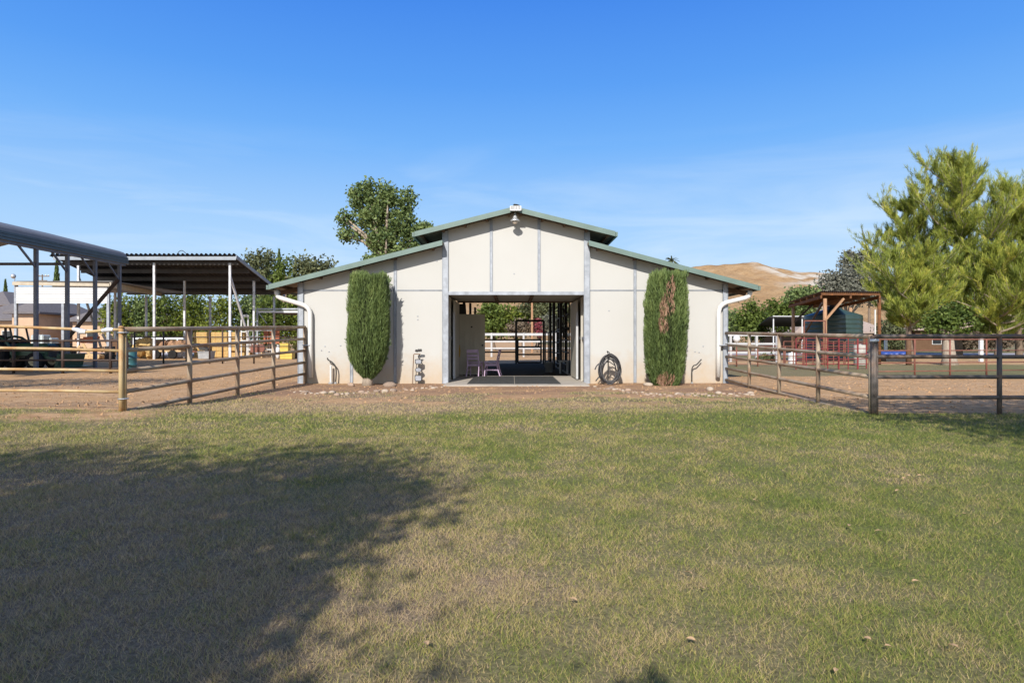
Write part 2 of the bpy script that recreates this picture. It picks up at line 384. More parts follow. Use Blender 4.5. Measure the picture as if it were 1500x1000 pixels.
def groundmat():
    m, nt, b = nodes('lawn_and_soil'); N, L = nt.nodes, nt.links
    b.inputs['Roughness'].default_value = .95; b.inputs['Specular IOR Level'].default_value = .15
    g = N.new('ShaderNodeNewGeometry')
    def noise(s, d=5, r=.6):
        n = N.new('ShaderNodeTexNoise'); n.inputs['Scale'].default_value = s; n.inputs['Detail'].default_value = d; n.inputs['Roughness'].default_value = r
        L.new(g.outputs['Position'], n.inputs['Vector']); return n.outputs[0]
    def attr(n):
        a = N.new('ShaderNodeAttribute'); a.attribute_name = n; return a.outputs['Fac']
    def mix(f, a, b_):
        k = N.new('ShaderNodeMix'); k.data_type = 'RGBA'
        for s, v in (('A', a), ('B', b_)):
            if isinstance(v, tuple): k.inputs[s].default_value = c4(v)
            else: L.new(v, k.inputs[s])
        if isinstance(f, float): k.inputs['Factor'].default_value = f
        else: L.new(f, k.inputs['Factor'])
        return k.outputs['Result']
    def rng(v, a, b_):
        k = N.new('ShaderNodeMapRange'); k.inputs['From Min'].default_value = a; k.inputs['From Max'].default_value = b_; L.new(v, k.inputs[0]); return k.outputs[0]
    fine = noise(38, 6, .75); mid = noise(5)
    grn = mix(rng(fine, .35, .65), (.075,.085,.024), (.19,.20,.062))  # lawn ground kept dark so the colour gives shade between the blades
    dry = mix(rng(fine, .35, .65), (.15,.105,.068), (.36,.265,.165))
    lawn = mix(attr('dry'), grn, dry)
    soil = mix(rng(mid, .35, .65), (.38,.225,.11), (.53,.345,.195))
    soil = mix(rng(noise(60, 5, .8), .55, .75), soil, (.56,.42,.28))
    soil = mix(rng(noise(.5), .45, .7), soil, (.45,.27,.125))
    ad = N.new('ShaderNodeMath'); ad.operation = 'MULTIPLY_ADD'; ad.inputs[1].default_value = .9; ad.inputs[2].default_value = -.45; L.new(noise(9, 6, .7), ad.inputs[0])
    sm = N.new('ShaderNodeMath'); sm.operation = 'ADD'; L.new(attr('dirt'), sm.inputs[0]); L.new(ad.outputs[0], sm.inputs[1])
    hp_ = noise(2.6, 3, .5); soil = mix(rng(hp_, .52, .72), soil, (.30,.175,.085))
    soil = mix(attr('bed'), soil, mix(rng(fine, .4, .6), (.20,.115,.07), (.36,.225,.14)))
    col = mix(rng(sm.outputs[0], .3, .7), lawn, soil)
    L.new(col, b.inputs['Base Color'])
    bp = N.new('ShaderNodeBump'); bp.inputs['Strength'].default_value = .6; bp.inputs['Distance'].default_value = .045
    hh = N.new('ShaderNodeMath'); hh.operation = 'ADD'; L.new(noise(14, 6, .7), hh.inputs[0]); L.new(fine, hh.inputs[1]); L.new(hh.outputs[0], bp.inputs['Height']); L.new(bp.outputs[0], b.inputs['Normal'])
    return m
ground = link('ground', me, groundmat()); tag(ground, kind='structure')

# hills behind the barn
def hill():
    prof = [(430,500),(480,485),(560,452),(640,430),(760,412),(900,398),(960,394),(1000,391),(1050,387),(1085,384.5),(1102,383),(1118,386),(1140,392),(1165,397),(1200,398.5),(1230,401),(1290,408),(1380,424),(1480,452),(1560,485),(1600,500)]
    pxs = np.linspace(430, 1600, 360); top = np.interp(pxs, [p[0] for p in prof], [p[1] for p in prof])
    Yr = 720.0; vv = []; nr = 64
    for j in range(nr):
        t = j/(nr-1)
        Y = 330 + (Yr-330)*t if t <= 1 else Yr
        for i, px in enumerate(pxs):
            x = X(px, Yr)*(.55+.45*Y/Yr)
            h = max(0, Z(top[i], Yr))
            gully = abs(float(fbm(np.array([x+40*t]), np.array([Y*.28]), 46, 77)[0])-.5)*2
            prof_t = t**1.25
            g2 = abs(float(fbm(np.array([x+.25*Y]), np.array([Y*.22]), 17, 37)[0])-.5)*2
            z = h*prof_t*(1 - .62*(1-t*.93)*gully - .20*g2*(1-.95*t)) + (5*(float(fbm(np.array([x]), np.array([Y]), 16, 5)[0])-.5))*t*(1-.85*t) - 1.5*(1-t)
            vv.append((x, Y, z))
    n = len(pxs)
    for i, px in enumerate(pxs): vv.append((X(px, Yr)*1.1, Yr+180, -3))
    ff = [(j*n+i, j*n+i+1, (j+1)*n+i+1, (j+1)*n+i) for j in range(nr) for i in range(n-1)]
    mb = MB(); mb.v = vv; mb.f = ff
    m, nt, b = nodes('bare_hill_earth'); N, L = nt.nodes, nt.links
    b.inputs['Roughness'].default_value = 1; b.inputs['Specular IOR Level'].default_value = .05
    g = N.new('ShaderNodeNewGeometry')
    n1 = N.new('ShaderNodeTexNoise'); n1.inputs['Scale'].default_value = .05; n1.inputs['Detail'].default_value = 10; n1.inputs['Roughness'].default_value = .72
    L.new(g.outputs['Position'], n1.inputs['Vector'])
    r = N.new('ShaderNodeValToRGB'); e = r.color_ramp.elements; e[0].position = .3; e[1].position = .72
    e[0].color = (.27,.155,.075,1); e[1].color = (.44,.30,.17,1); k = e.new(.5); k.color = (.37,.235,.12,1)
    L.new(n1.outputs[0], r.inputs[0])
    sp = N.new('ShaderNodeSeparateXYZ'); L.new(g.outputs['Position'], sp.inputs[0])
    zr = N.new('ShaderNodeMapRange'); zr.inputs['From Min'].default_value = 28; zr.inputs['From Max'].default_value = 62; L.new(sp.outputs[2], zr.inputs[0])
    xr = N.new('ShaderNodeMapRange'); xr.inputs['From Min'].default_value = 250; xr.inputs['From Max'].default_value = 280; L.new(sp.outputs[0], xr.inputs[0])
    n2 = N.new('ShaderNodeTexNoise'); n2.inputs['Scale'].default_value = .045; n2.inputs['Detail'].default_value = 7; L.new(g.outputs['Position'], n2.inputs['Vector'])
    nr2 = N.new('ShaderNodeMapRange'); nr2.inputs['From Min'].default_value = .42; nr2.inputs['From Max'].default_value = .58; L.new(n2.outputs[0], nr2.inputs[0])
    a1 = N.new('ShaderNodeMath'); a1.operation = 'MULTIPLY'; L.new(zr.outputs[0], a1.inputs[0]); L.new(xr.outputs[0], a1.inputs[1])
    a2 = N.new('ShaderNodeMath'); a2.operation = 'MULTIPLY'; L.new(a1.outputs[0], a2.inputs[0]); L.new(nr2.outputs[0], a2.inputs[1])
    mx = N.new('ShaderNodeMix'); mx.data_type = 'RGBA'; mx.inputs['B'].default_value = (.56,.51,.43,1)
    n3 = N.new('ShaderNodeTexNoise'); n3.inputs['Scale'].default_value = .32; n3.inputs['Detail'].default_value = 6; n3.inputs['Roughness'].default_value = .75; L.new(g.outputs['Position'], n3.inputs['Vector'])
    r3 = N.new('ShaderNodeMapRange'); r3.inputs['From Min'].default_value = .53; r3.inputs['From Max'].default_value = .66; r3.inputs['To Max'].default_value = .65; L.new(n3.outputs[0], r3.inputs[0])
    m3 = N.new('ShaderNodeMix'); m3.data_type = 'RGBA'; m3.inputs['B'].default_value = (.20,.145,.085,1); L.new(r.outputs[0], m3.inputs['A']); L.new(r3.outputs[0], m3.inputs['Factor'])
    bp = N.new('ShaderNodeBump'); bp.inputs['Strength'].default_value = .8; bp.inputs['Distance'].default_value = 6; L.new(n1.outputs[0], bp.inputs['Height']); L.new(bp.outputs[0], b.inputs['Normal'])
    L.new(m3.outputs['Result'], mx.inputs['A']); L.new(a2.outputs[0], mx.inputs['Factor']); L.new(mx.outputs['Result'], b.inputs['Base Color'])
    o = mb.build('hill', m, smooth=True); tag(o, kind='structure')
hill()

# concrete floor of the barn aisle
slab = MB().box(BX(655), BX(857), 16.75, D+14.4, -.2, .0).build('concrete_floor', concrete); tag(slab, kind='structure')
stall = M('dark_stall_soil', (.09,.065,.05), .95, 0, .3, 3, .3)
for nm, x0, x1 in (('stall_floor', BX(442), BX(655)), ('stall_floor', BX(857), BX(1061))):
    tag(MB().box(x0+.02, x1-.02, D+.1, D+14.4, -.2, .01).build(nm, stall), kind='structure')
tag(MB().box(BX(664), BX(850), D+3.55, D+14.3, .0, .004).build('aisle_floor_shade', M('painted_floor_shade', (.060,.043,.028), .95, 0, .3, 2, .2)), kind='structure')  # dark sheet paints the shade onto the floor beyond the sunlit doorway

# ------------------------------------------------------------------ the barn
YF = D - .38                          # plane of the front roof edge
S2 = F / YF
def FX(px): return X(px, YF)
def FZ(py): return Z(py, YF)
xl, xa, xb, xr = BX(441), BX(652.5), BX(859.5), BX(1062)
DEPTH = 14.4; YB = D + DEPTH
barn = thing('barn', 'long off-white stable barn with green roof edges and an open centre aisle', 'barn', (0.1, D, 0))
def roofline(px):                     # top of the wall under the roofs, in world x -> z
    pass
# lower roof edge line (top of fascia), front plane
def zlow(x):
    if x < 0.1: x0, z0, x1, z1 = FX(393.5), FZ(416.6), FX(647), FZ(352)
    else: x0, z0, x1, z1 = FX(1110.5), FZ(417.8), FX(863.5), FZ(352.5)
    return z0 + (z1-z0)*(x-x0)/(x1-x0)
def zup(x):
    rx, rz = FX(754), FZ(302.5)
    if x < rx: x0, z0 = FX(607), FZ(339.3)
    else: x0, z0 = FX(901.5), FZ(338.8)
    return z0 + (rz-z0)*(x-x0)/(rx-x0)
TH = .10                               # roof thickness
T = .06
def wingwall(x0, x1, name='wall_panel'):
    for za, zb_ in ((-.1, 2.475), (2.515, None)):
        if zb_: MB().box(x0, x1, D, D+T, za, zb_).build(name, wall_m, barn)
        else: MB().prism_y([(x0, za), (x1, za), (x1, zlow(x1)-TH), (x0, zlow(x0)-TH)], D, D+T).build(name, wall_m, barn)
for x0, x1 in ((xl+.06, BX(515)), (BX(515), BX(579)), (BX(579), xa-.05)): wingwall(x0+.003, x1-.003)
for x0, x1 in ((xb+.05, BX(930)), (BX(930), BX(996)), (BX(996), xr-.06)): wingwall(x0+.003, x1-.003)
for x0, x1 in ((xa+.05, BX(719.5)), (BX(719.5), BX(789.5)), (BX(789.5), xb-.05)):
    pts = [(x0+.003, BZ(427)), (x1-.003, BZ(427)), (x1-.003, zup(x1)-TH)]
    if x0 < FX(754) < x1: pts.append((FX(754), zup(FX(754))-TH))
    pts.append((x0+.003, zup(x0)-TH))
    MB().prism_y(pts, D, D+T).build('wall_panel', wall_m, barn)
# galvanised frame
def upright(x, w, z0, z1, dep=.10, name='frame_post'):
    mb = MB(); mb.box(x-w/2, x+w/2, D-dep*.25, D+dep*.8, z0, z1)
    o = mb.build(name, galv, barn)
    for s in (-1, 1): MB().box(x+s*(w/2-.004), x+s*(w/2+.013), D-dep*.25-.012, D-dep*.25-.001, z0, z1).build('edge_bead', bead_m, o)
for px in (579, 930, 515, 996): upright(BX(px), .055, 0, zlow(BX(px))-TH-.01, .05, 'mullion')
for px in (719.5, 789.5): upright(BX(px), .05, BZ(427)+.01, zup(BX(px))-TH-.01, .05, 'mullion')
upright(xa, .14, -.1, zup(xa)-TH-.01, .14); upright(xb, .14, -.1, zup(xb)-TH-.01, .14)
upright(xl, .13, -.1, zlow(xl)-TH-.01, .16); upright(xr, .11, -.1, zlow(xr)-TH-.01, .16)
hd = MB(); hd.box(xa+.075, xb-.075, D-.035, D+.12, BZ(431.5), BZ(427)-.003)
hd.box(xa+.075, xb-.075, D-.05, D-.036, BZ(431.5)-.01, BZ(431.5)+.015)
hd.build('door_header', galv, barn)
MB().box(xl+.09, xa-.08, D-.012, D+.03, 2.482, 2.508).build('seam_trim', galv, barn)
MB().box(xb+.08, xr-.09, D-.012, D+.03, 2.482, 2.508).build('seam_trim', galv, barn)
for px, py in ((612, 463), (612, 468), (476, 507), (499, 506), (471, 513), (482, 515), (753, 401), (1007, 507), (1030, 507), (1018, 515), (1024, 516), (892, 455), (640, 382)):
    MB().lathe((BX(px), D-.001, BZ(py)), [(.018, 0), (.018, -.008), (.006, -.014)], 8, 'y').build('bolt_head', galv, barn)
# other walls
MB().box(xl-.03, xl+.03, D+.16, D+3.6, -.1, zlow(xl)-TH).build('side_wall', wall_m, barn)
MB().box(xr-.03, xr+.03, D+.16, D+3.6, -.1, zlow(xr)-TH).build('side_wall', wall_m, barn)
for x in (xa, xb):                       # clerestory above the lower roofs
    MB().box(x-.03, x+.03, D+.13, YB-.1, zlow(xa)-.14, zup(x)-TH-.02).build('clerestory_wall', wall_m, barn)
AL = D + 3.45                            # back of the two closed front rooms
aw = MB().box(xa-.04, xa+.03, D+.13, AL+.3, 1.22, 2.385).build('aisle_wall', inwall, barn)
aw2 = MB().box(xa-.04, xa+.03, D+.13, AL+.3, -.05, 1.19).build('aisle_wall', inwall, barn)
MB().box(xb-.03, xb+.04, D+.13, AL+1.2, 1.22, 2.385).build('aisle_wall', inwall, barn)
MB().box(xb-.03, xb+.04, D+.13, AL+1.2, -.05, 1.19).build('aisle_wall', inwall, barn)
for x, s in ((xa+.03, 1), (xb-.03, -1)):
    MB().box(x, x+.035*s, D+.14, AL+.25, 1.17, 1.24).build('wall_rail', galv, barn)
for Y, s in ((D+.75, .05), (D+2.0, .05)):
    MB().box(xb-.085, xb-.031, Y-s, Y+s, 0, 2.36).build('aisle_stud', inwall, barn)
    MB().box(xa+.031, xa+.075, Y-s, Y+s, 0, 2.36).build('aisle_stud', inwall, barn)
# white painted door leaves folded back against the aisle walls
def leaf(x, y0, y1, name='door_leaf'):
    l = MB().box(x-.022, x+.022, y0, y1, .03, 2.30).build(name, inwall, barn)
    MB().box(x-.03, x+.03, y0-.035, y0-.001, .03, 1.95).build('edge_strip', fence_white, l)
leaf(xb-.15, D+1.15, D+2.9)
leaf(xa+.13, D+1.2, D+2.8)
rear_x = ((xl+.1, xa-.1), (xb+.1, xr-.1))
MB().box(xl+.08, xa-.05, AL+.35, AL+.40, -.05, 3.0).build('stall_wall', inwall, barn)
MB().box(xb+.05, xr-.08, AL+1.22, AL+1.28, -.05, 3.0).build('stall_wall', inwall, barn)
# ceiling over the front of the aisle
MB().box(xa+.04, xb-.04, D+.13, AL, 2.40, 2.46).build('aisle_ceiling', inwall, barn)
MB().box(xa+.04, xb-.04, AL+.003, AL+.10, 2.36, 2.62).build('ceiling_beam', rafter, barn)
for px in (725, 780): MB().box(BX(px)-.04, BX(px)+.04, D+.14, AL-.05, 2.33, 2.397).build('ceiling_joist', rafter, barn)
# posts of the open rear part
for x in (xl, xa, xb, xr):
    for k in range(3):
        Y = AL + 3.7*(k+1) - .25
        MB().box(x-.05, x+.05, Y-.05, Y+.05, -.05, (zlow(x) if x in (xl, xr) else 2.9)-TH-.05).build('frame_post', black_steel, barn)
MB().box(xa, xb, YB-.12, YB-.05, 3.2, zup(xa)-TH-.05).build('rear_gable', wall_m, barn)
# roofs : sheet + ribs, timber underside, green barge trim, gutters
Y1 = YB + .4
def roofslab(xA, zA, xB, zB, name='roof'):
    # xA eave end ; xB high end
    rf = MB().prism_y([(xA, zA-.012), (xB, zB-.012), (xB, zB-.03), (xA, zA-.03)], YF+.02, Y1).build(name, roof_green, barn)
    MB().prism_y([(xA, zA-.034), (xB, zB-.034), (xB, zB-.075), (xA, zA-.075)], YF+.055, Y1-.05).build('soffit', soffit, rf)
    n = int((Y1-YF)/.3); mb = MB()
    for k in range(1, n): 
        y = YF + k*.3
        mb.prism_y([(xA, zA-.011), (xB, zB-.011), (xB, zB+.012), (xA, zA+.012)], y-.02, y+.02)
    mb.build('roof_ribs', roof_green, rf)
    # purlins under the overhang
    mb = MB()
    for t in (.06, .28, .5, .72, .94):
        x = xA + (xB-xA)*t; z = zA + (zB-zA)*t
        mb.box(x-.03, x+.03, YF+.06, Y1-.1, z-.155, z-.077)
    mb.build('purlin', rafter, rf)
    d = .125 if name == 'roof' else .125
    fa = MB().prism_y([(xA, zA+.0), (xB, zB+.0), (xB, zB-d), (xA, zA-d)], YF-.02, YF+.018)
    fa.prism_y([(xA, zA-.066), (xB, zB-.066), (xB, zB-d-.012), (xA, zA-d-.012)], YF-.032, YF-.0205)
    fa.build('barge_trim', green_trim, rf)
    s = 1 if xB > xA else -1
    MB().box(xA-.012*s, xA-.06*s, YF-.02, Y1, zA-.135, zA-.02).build('gutter', green_trim, rf)
    return rf
roofslab(FX(393.5), FZ(416.6), FX(648), zlow(FX(648)))
roofslab(FX(1110.5), FZ(417.8), FX(862.5), zlow(FX(862.5)))
roofslab(FX(607), FZ(339.3), FX(754), FZ(302.5))
roofslab(FX(901.5), FZ(338.8), FX(754), FZ(302.5))
MB().prism_y([(FX(748), FZ(303.5)+.02), (FX(754), FZ(302)+.03), (FX(760), FZ(303.5)+.02), (FX(760), FZ(303.5)), (FX(754), FZ(302)+.012), (FX(748), FZ(303.5))], YF-.03, Y1).build('ridge_cap', green_trim, barn)
# end rafters under the outer eaves
for x0, x1 in ((FX(398), xl), (FX(1106), xr)):
    MB().bar((x0, D+.3, zlow(x0)-.2), (x1, D+.3, zlow(x1)-.2-.02), .05, .12).build('end_rafter', rafter, barn)
# downspouts
def spout(pts, r):
    o = MB().tube(pts, r, 14).build('downspout', white_pipe, barn, smooth=True); return o
def curve(pts, n=6):
    P = [Vector(p) for p in pts]; out = []
    P = [P[0]] + P + [P[-1]]
    for i in range(1, len(P)-2):
        for k in range(n):
            t = k/n; a, b, c, d = P[i-1:i+3]
            out.append(.5*((2*b)+(-a+c)*t+(2*a-5*b+4*c-d)*t*t+(-a+3*b-3*c+d)*t**3))
    return out + [P[-2]]
ys = D - .12
yl = D - .2
spout([at(404.5,425,ys), at(405.5,430,ys), at(407,434,ys), at(411,436.5,ys)] + [at(441,445.5,ys), at(447,447.8,ys), at(451.5,451.5,ys), at(454,457,ys), at(454.5,463,ys), at(454.5,500,ys), at(455.5,553,ys)], .062)
spout([at(1099,426,ys), at(1098.5,430,ys), at(1096,434,ys), at(1091,436.5,ys)] + [at(1064,443,ys), at(1059,445.5,ys), at(1055,449.5,ys), at(1053,455,ys), at(1052.5,462,ys), at(1052.5,510,ys), at(1052,552,ys)], .062)
for px in (451, 1056):
    MB().box(BX(px)-.11, BX(px)+.11, D-.2, D-.03, 1.0, 1.03).build('pipe_strap', galv, barn)

# barn lamps
yb = D - .02
lp = thing('wall_lamp', 'small bell-shaped metal lamp hanging under the roof peak of the barn', 'lamp', (BX(754.5), D, BZ(322)))
yL = D - .34
MB().tube([(BX(754.5), D-.005, Z(313,yL)+.03), (BX(754.5), yL, Z(313,yL)+.03), (BX(754.5), yL, Z(317.5,yL))], .022, 8).build('lamp_arm', lamp_metal, lp)
MB().lathe((BX(754.5)*yL/D, yL, Z(324,yL)), [(.125,0),(.13,.012),(.10,.045),(.065,.07),(.055,.12),(.035,.145),(.03,.19)], 20).build('lamp_shade', lamp_metal, lp, smooth=True)
MB().lathe((BX(754.5)*yL/D, yL, Z(324,yL)-.03), [(.02,-.05),(.06,-.03),(.07,.0),(.07,.03)], 16).build('lamp_bulb', M('frosted_bulb', (.6,.5,.4), .3), lp, smooth=True)
fl = thing('floodlight', 'white barred floodlight box mounted at the ridge of the barn roof', 'floodlight', (FX(754.5), YF-.1, FZ(310)))
MB().box(FX(747), FX(763), YF-.12, YF-.07, FZ(310), FZ(303.8)).build('housing', iron_m, fl)
mb = MB()
for pa, pb in ((747,748.2),(754,755),(758,759),(762,763.5)): MB().box(FX(pa), FX(pb), YF-.15, YF-.121, FZ(310), FZ(303.2)).build('guard_bar', white_paint, fl)
mb = MB()
for pa, pb in ((303.2,304.6),(305.6,306.6),(307.4,310)): mb.box(FX(748.4), FX(761.8), YF-.14, YF-.122, FZ(pb), FZ(pa))
mb.build('lens_strip', white_paint, fl)
MB().tube([(FX(752), YF-.1, FZ(304)), (FX(753), YF-.08, FZ(300.5)), (FX(757), YF-.08, FZ(301)), (FX(761), YF-.09, FZ(302.6))], .02, 6).build('mount_cable', iron_m, fl)

# ------------------------------------------------------------------ things in the aisle
for i, (pa, pb) in enumerate(((684, 753.3), (754.2, 822))):
    yA, yB_ = 17.15, 20.6
    mb = MB().bevbox(X(pa, yA), X(pb, yA), yA, yB_, .0, .018, .006)
    o = mb.build('rubber_mat', rubber); tag(o, ('left' if i == 0 else 'right') + ' one of two black rubber mats laid at the barn doorway', 'mat', 'rubber mats at the doorway')
# white six-panel door standing open
yd = AL + .28
ddoor = thing('panel_door', 'beige six-panel door standing ajar in the shaded barn aisle', 'door', (X(690, yd), yd, 0))
x0, x1 = X(671.6, yd), X(710.4, yd); zt = Z(460, yd)
MB().box(x0, x1, yd, yd+.04, .02, zt).build('door_slab', door_paint, ddoor)
w = x1-x0; mb = MB()
for z0, z1 in ((.08, .33), (.40, .74), (.80, .93)):
    for a, b in ((.2, .45), (.57, .82)):
        X0, X1, Z0, Z1 = x0+w*a, x0+w*b, z0*zt, z1*zt; t = .022
        for q_ in ((X0, X1, Z0, Z0+t), (X0, X1, Z1-t, Z1), (X0, X0+t, Z0+t+.001, Z1-t-.001), (X1-t, X1, Z0+t+.001, Z1-t-.001)):
            mb.box(q_[0], q_[1], yd-.03, yd-.001, q_[2], q_[3])
        mb.box(X0+.05, X1-.05, yd-.009, yd-.001, Z0+.05, Z1-.05)
mb.build('raised_panel', door_paint, ddoor)
MB().lathe((x1-.08, yd-.0, .98), [(.03,0),(.012,-.02),(.012,-.05),(.032,-.06),(.03,-.085)], 12, 'y').build('door_knob', iron_m, ddoor)
MB().lathe((x0+w*.5, yd-.015, zt*.79), [(.03,0),(.03,-.03)], 10, 'y').build('door_hook', iron_m, ddoor)

def chair(label, loc, rz):
    c = thing('wooden_chair', label, 'chair', (0,0,0), 'lilac chairs in the barn aisle')
    for sx in (-1, 1):
        MB().tube([(sx*.19, -.17, .43), (sx*.195, -.185, .25), (sx*.205, -.20, 0)], [.022,.02,.016], 8).build('leg', lilac, c)
        MB().tube([(sx*.20, .30, 0), (sx*.185, .22, .24), (sx*.18, .19, .44), (sx*.18, .23, .65), (sx*.175, .28, .86)], [.018,.021,.023,.02,.018], 8).build('leg', lilac, c)
    MB().bevbox(-.22, .22, -.22, .21, .43, .465, .012).build('seat', lilac, c)
    bk = MB(); bk.bar((-.165, .268, .80), (.165, .268, .80), .022, .10); bk.bar((-.165, .236, .66), (.165, .236, .66), .018, .07)
    bk.build('backrest', lilac, c)
    sp = MB(); sp.bar((-.165, .215, .56), (.165, .215, .56), .018, .05); sp.build('back_slat', lilac, c)
    st = MB()
    st.bar((-.19,-.18,.36),(.19,-.18,.36),.02,.06); st.bar((-.18,.19,.36),(.18,.19,.36),.02,.06)
    for sx in (-1,1): st.bar((sx*.2,-.17,.36),(sx*.185,.18,.36),.02,.06); st.bar((sx*.2,-.18,.2),(sx*.19,.22,.2),.02,.025)
    st.build('seat_rail', lilac, c)
    c.location = loc; c.rotation_euler = (0, 0, rz); OFF[c.name] = Vector(loc); return c
yc = 20.9
chair('lilac wooden chair with its slatted back turned to the viewer', (X(695.5, yc), yc, 0), R(168))
chair('lilac wooden chair seen from the side, near the aisle centre', (X(720, yc), yc+.12, 0), R(-97))
yy = AL - .15
bagx = xa + .12
mb = MB(); mb.blob((bagx, yy-.5, .80), .06, .16, .24, 3, .12, 10, 8)
o = mb.build('feed_bag', M('ochre_cloth', (.42,.24,.03), .8, 0, .15, 6)); tag(o, 'ochre yellow cloth bag hanging on the left aisle wall', 'bag')
# black stall partition leaning behind the door
o = MB().prism_y([(X(669, AL+.5), 2.35), (X(682, AL+.5), 2.35), (X(683.5, AL+.5), 1.9), (X(668, AL+.5), 1.9)], AL+.5, AL+.56)
o.box(X(668.5, AL+.5), X(681, AL+.5), AL+.505, AL+.555, 0, 1.9)
o = o.build('stall_shutter', darkstuff); tag(o, 'black stall shutter board behind the beige door', 'shutter')

# pipework gates at the rear of the aisle
def pipebuild(name, label, cat, segs, r, m, parts='rail', loc=None, group=None):
    loc = loc or segs[0][0]; t = thing(name, label, cat, (loc[0], loc[1], 0), group)
    for s in segs:
        a, b = s[0], s[1]; rr = s[2] if len(s) > 2 else r
        vertical = abs(a[0]-b[0])+abs(a[1]-b[1]) < .02
        MB().tube([a, b], rr, 8).build('post' if vertical else parts, m, t)
    return t
yr_ = Yg(533)
P = lambda px, py, Y=yr_: at(px, py, Y)
pipebuild('gate_frame', 'tall black pipe gate frame at the far end of the aisle', 'gate frame',
   [(P(756,533), P(756,469.6)), (P(796.5,533), P(796.5,469.6)), (P(756,469.6), P(796.5,469.6))], .055, black_steel, 'top_bar')
yg_ = yr_ + .12
pipebuild('pipe_gate', 'low black four-rail pipe gate closed inside the tall frame', 'gate',
   [(P(758.5,531,yg_), P(758.5,497.5,yg_)), (P(792.5,531,yg_), P(792.5,497.5,yg_))] + [(P(758.5,y,yg_), P(792.5,y,yg_)) for y in (497.7,508,519,530.8)], .045, black_steel)
pipebuild('pipe_barrier', 'black two-rail pipe barrier left of the aisle gate', 'pipe barrier',
   [(P(698,531), P(698,497)), (P(698,497.5), P(755,497.5)), (P(698,515.5), P(755,515.5))], .04, black_steel)
sg = []
for k in range(6):
    t = k/5; Y = yr_ - 4.5*t; px = 799 + 8*t + 2*t*t
    x = X(799, yr_) + (.42)*t
    sg.append(((x, Y, 0), (x, Y, 1.5)))
xe = X(799, yr_)
for z in (1.5, 1.05, .6, .15): sg.append(((xe, yr_, z), (xe+.42, yr_-4.5, z)))
pipebuild('pipe_railing', 'black barred pipe panel running along the right of the aisle', 'stall panel', sg, .028, black_steel)
sg = []
x = xb - .02
for k in range(8): sg.append(((x, 23.0 + k*.9, 0), (x, 23.0+k*.9, 2.1 if k % 3 else 2.5)))
for z in (.25, .7, 1.15, 1.6, 2.08): sg.append(((x, 23.0, z), (x, 29.3, z)))
pipebuild('pipe_railing', 'tall black pipe stall front behind the right aisle wall', 'stall front', sg, .03, black_steel)
sg = []
for px in (806, 811.5, 821.5): 
    Y = {806: 27.0, 811.5: 25.6, 821.5: 24.0}[px]; sg.append(((X(px,Y), Y, 0), (X(px,Y), Y, 3.3), .07))
for i, s in enumerate(sg):
    o = MB().box(s[0][0]-.05, s[0][0]+.05, s[0][1]-.05, s[0][1]+.05, 0, 3.35).build('steel_column', black_steel)
    tag(o, ['black steel column farthest back on the aisle right side', 'black steel column in the middle of the aisle right row', 'thick black steel column nearest the right aisle wall'][i], 'column', 'steel columns in the aisle')
# hanging tack
for i, (px, z0) in enumerate(((826, 1.95), (829, 1.55), (825.5, 2.55))):
    Y = 22.9 + .1*i; x = X(px, Y); mb = MB(); z = Z({0: 475, 1: 485, 2: 447}[i], Y)
    for k in range(3):
        mb.tube([(x + .12*math.cos(a*.63)*(1-.2*k) + .03*k, Y + .03*k, z - .05*k + .16*math.sin(a*.63)) for a in range(11)], .016, 6)
    mb.tube([(x, Y, z-.1), (x+.05, Y, z-.3), (x-.02, Y, z-.5)], .018, 6); mb.tube([(x, Y, z+.15), (x, Y, z+.3)], .012, 6)
    o = mb.build('horse_halter', darkstuff); tag(o, ['black halter hanging mid-height beside the right aisle wall', 'lowest of the black halters beside the right aisle wall', 'highest black halter hanging near the right aisle ceiling'][i], 'halter', 'halters hung in the aisle')
bn = thing('mounting_bench', 'low dark bench with pale legs at the right of the aisle', 'bench', (X(827, 22.5), 22.5, 0))
xb0, xb1 = X(819, 22.5), X(833, 22.5)
MB().bevbox(xb0, xb1, 22.4, 22.8, .40, .45, .01).build('seat', grey_m, bn)
for x in (xb0+.04, xb1-.04): MB().box(x-.025, x+.025, 22.45, 22.75, 0, .40).build('leg', grey_m, bn)
cr_ = thing('feed_bucket', 'dark bucket with a handle standing on the aisle floor', 'bucket', (X(804, 23.5), 23.5, 0))
MB().lathe((X(804,23.5), 23.5, 0), [(.13,0),(.17,.34),(.18,.34),(.18,.36),(.155,.36),(.12,.05)], 16).build('bucket_body', grey_m, cr_, smooth=True)
MB().tube([(X(804,23.5)+.17*math.cos(a*.4), 23.5, .35+.16*math.sin(a*.4)) for a in range(9)], .008, 6).build('handle', galv, cr_)

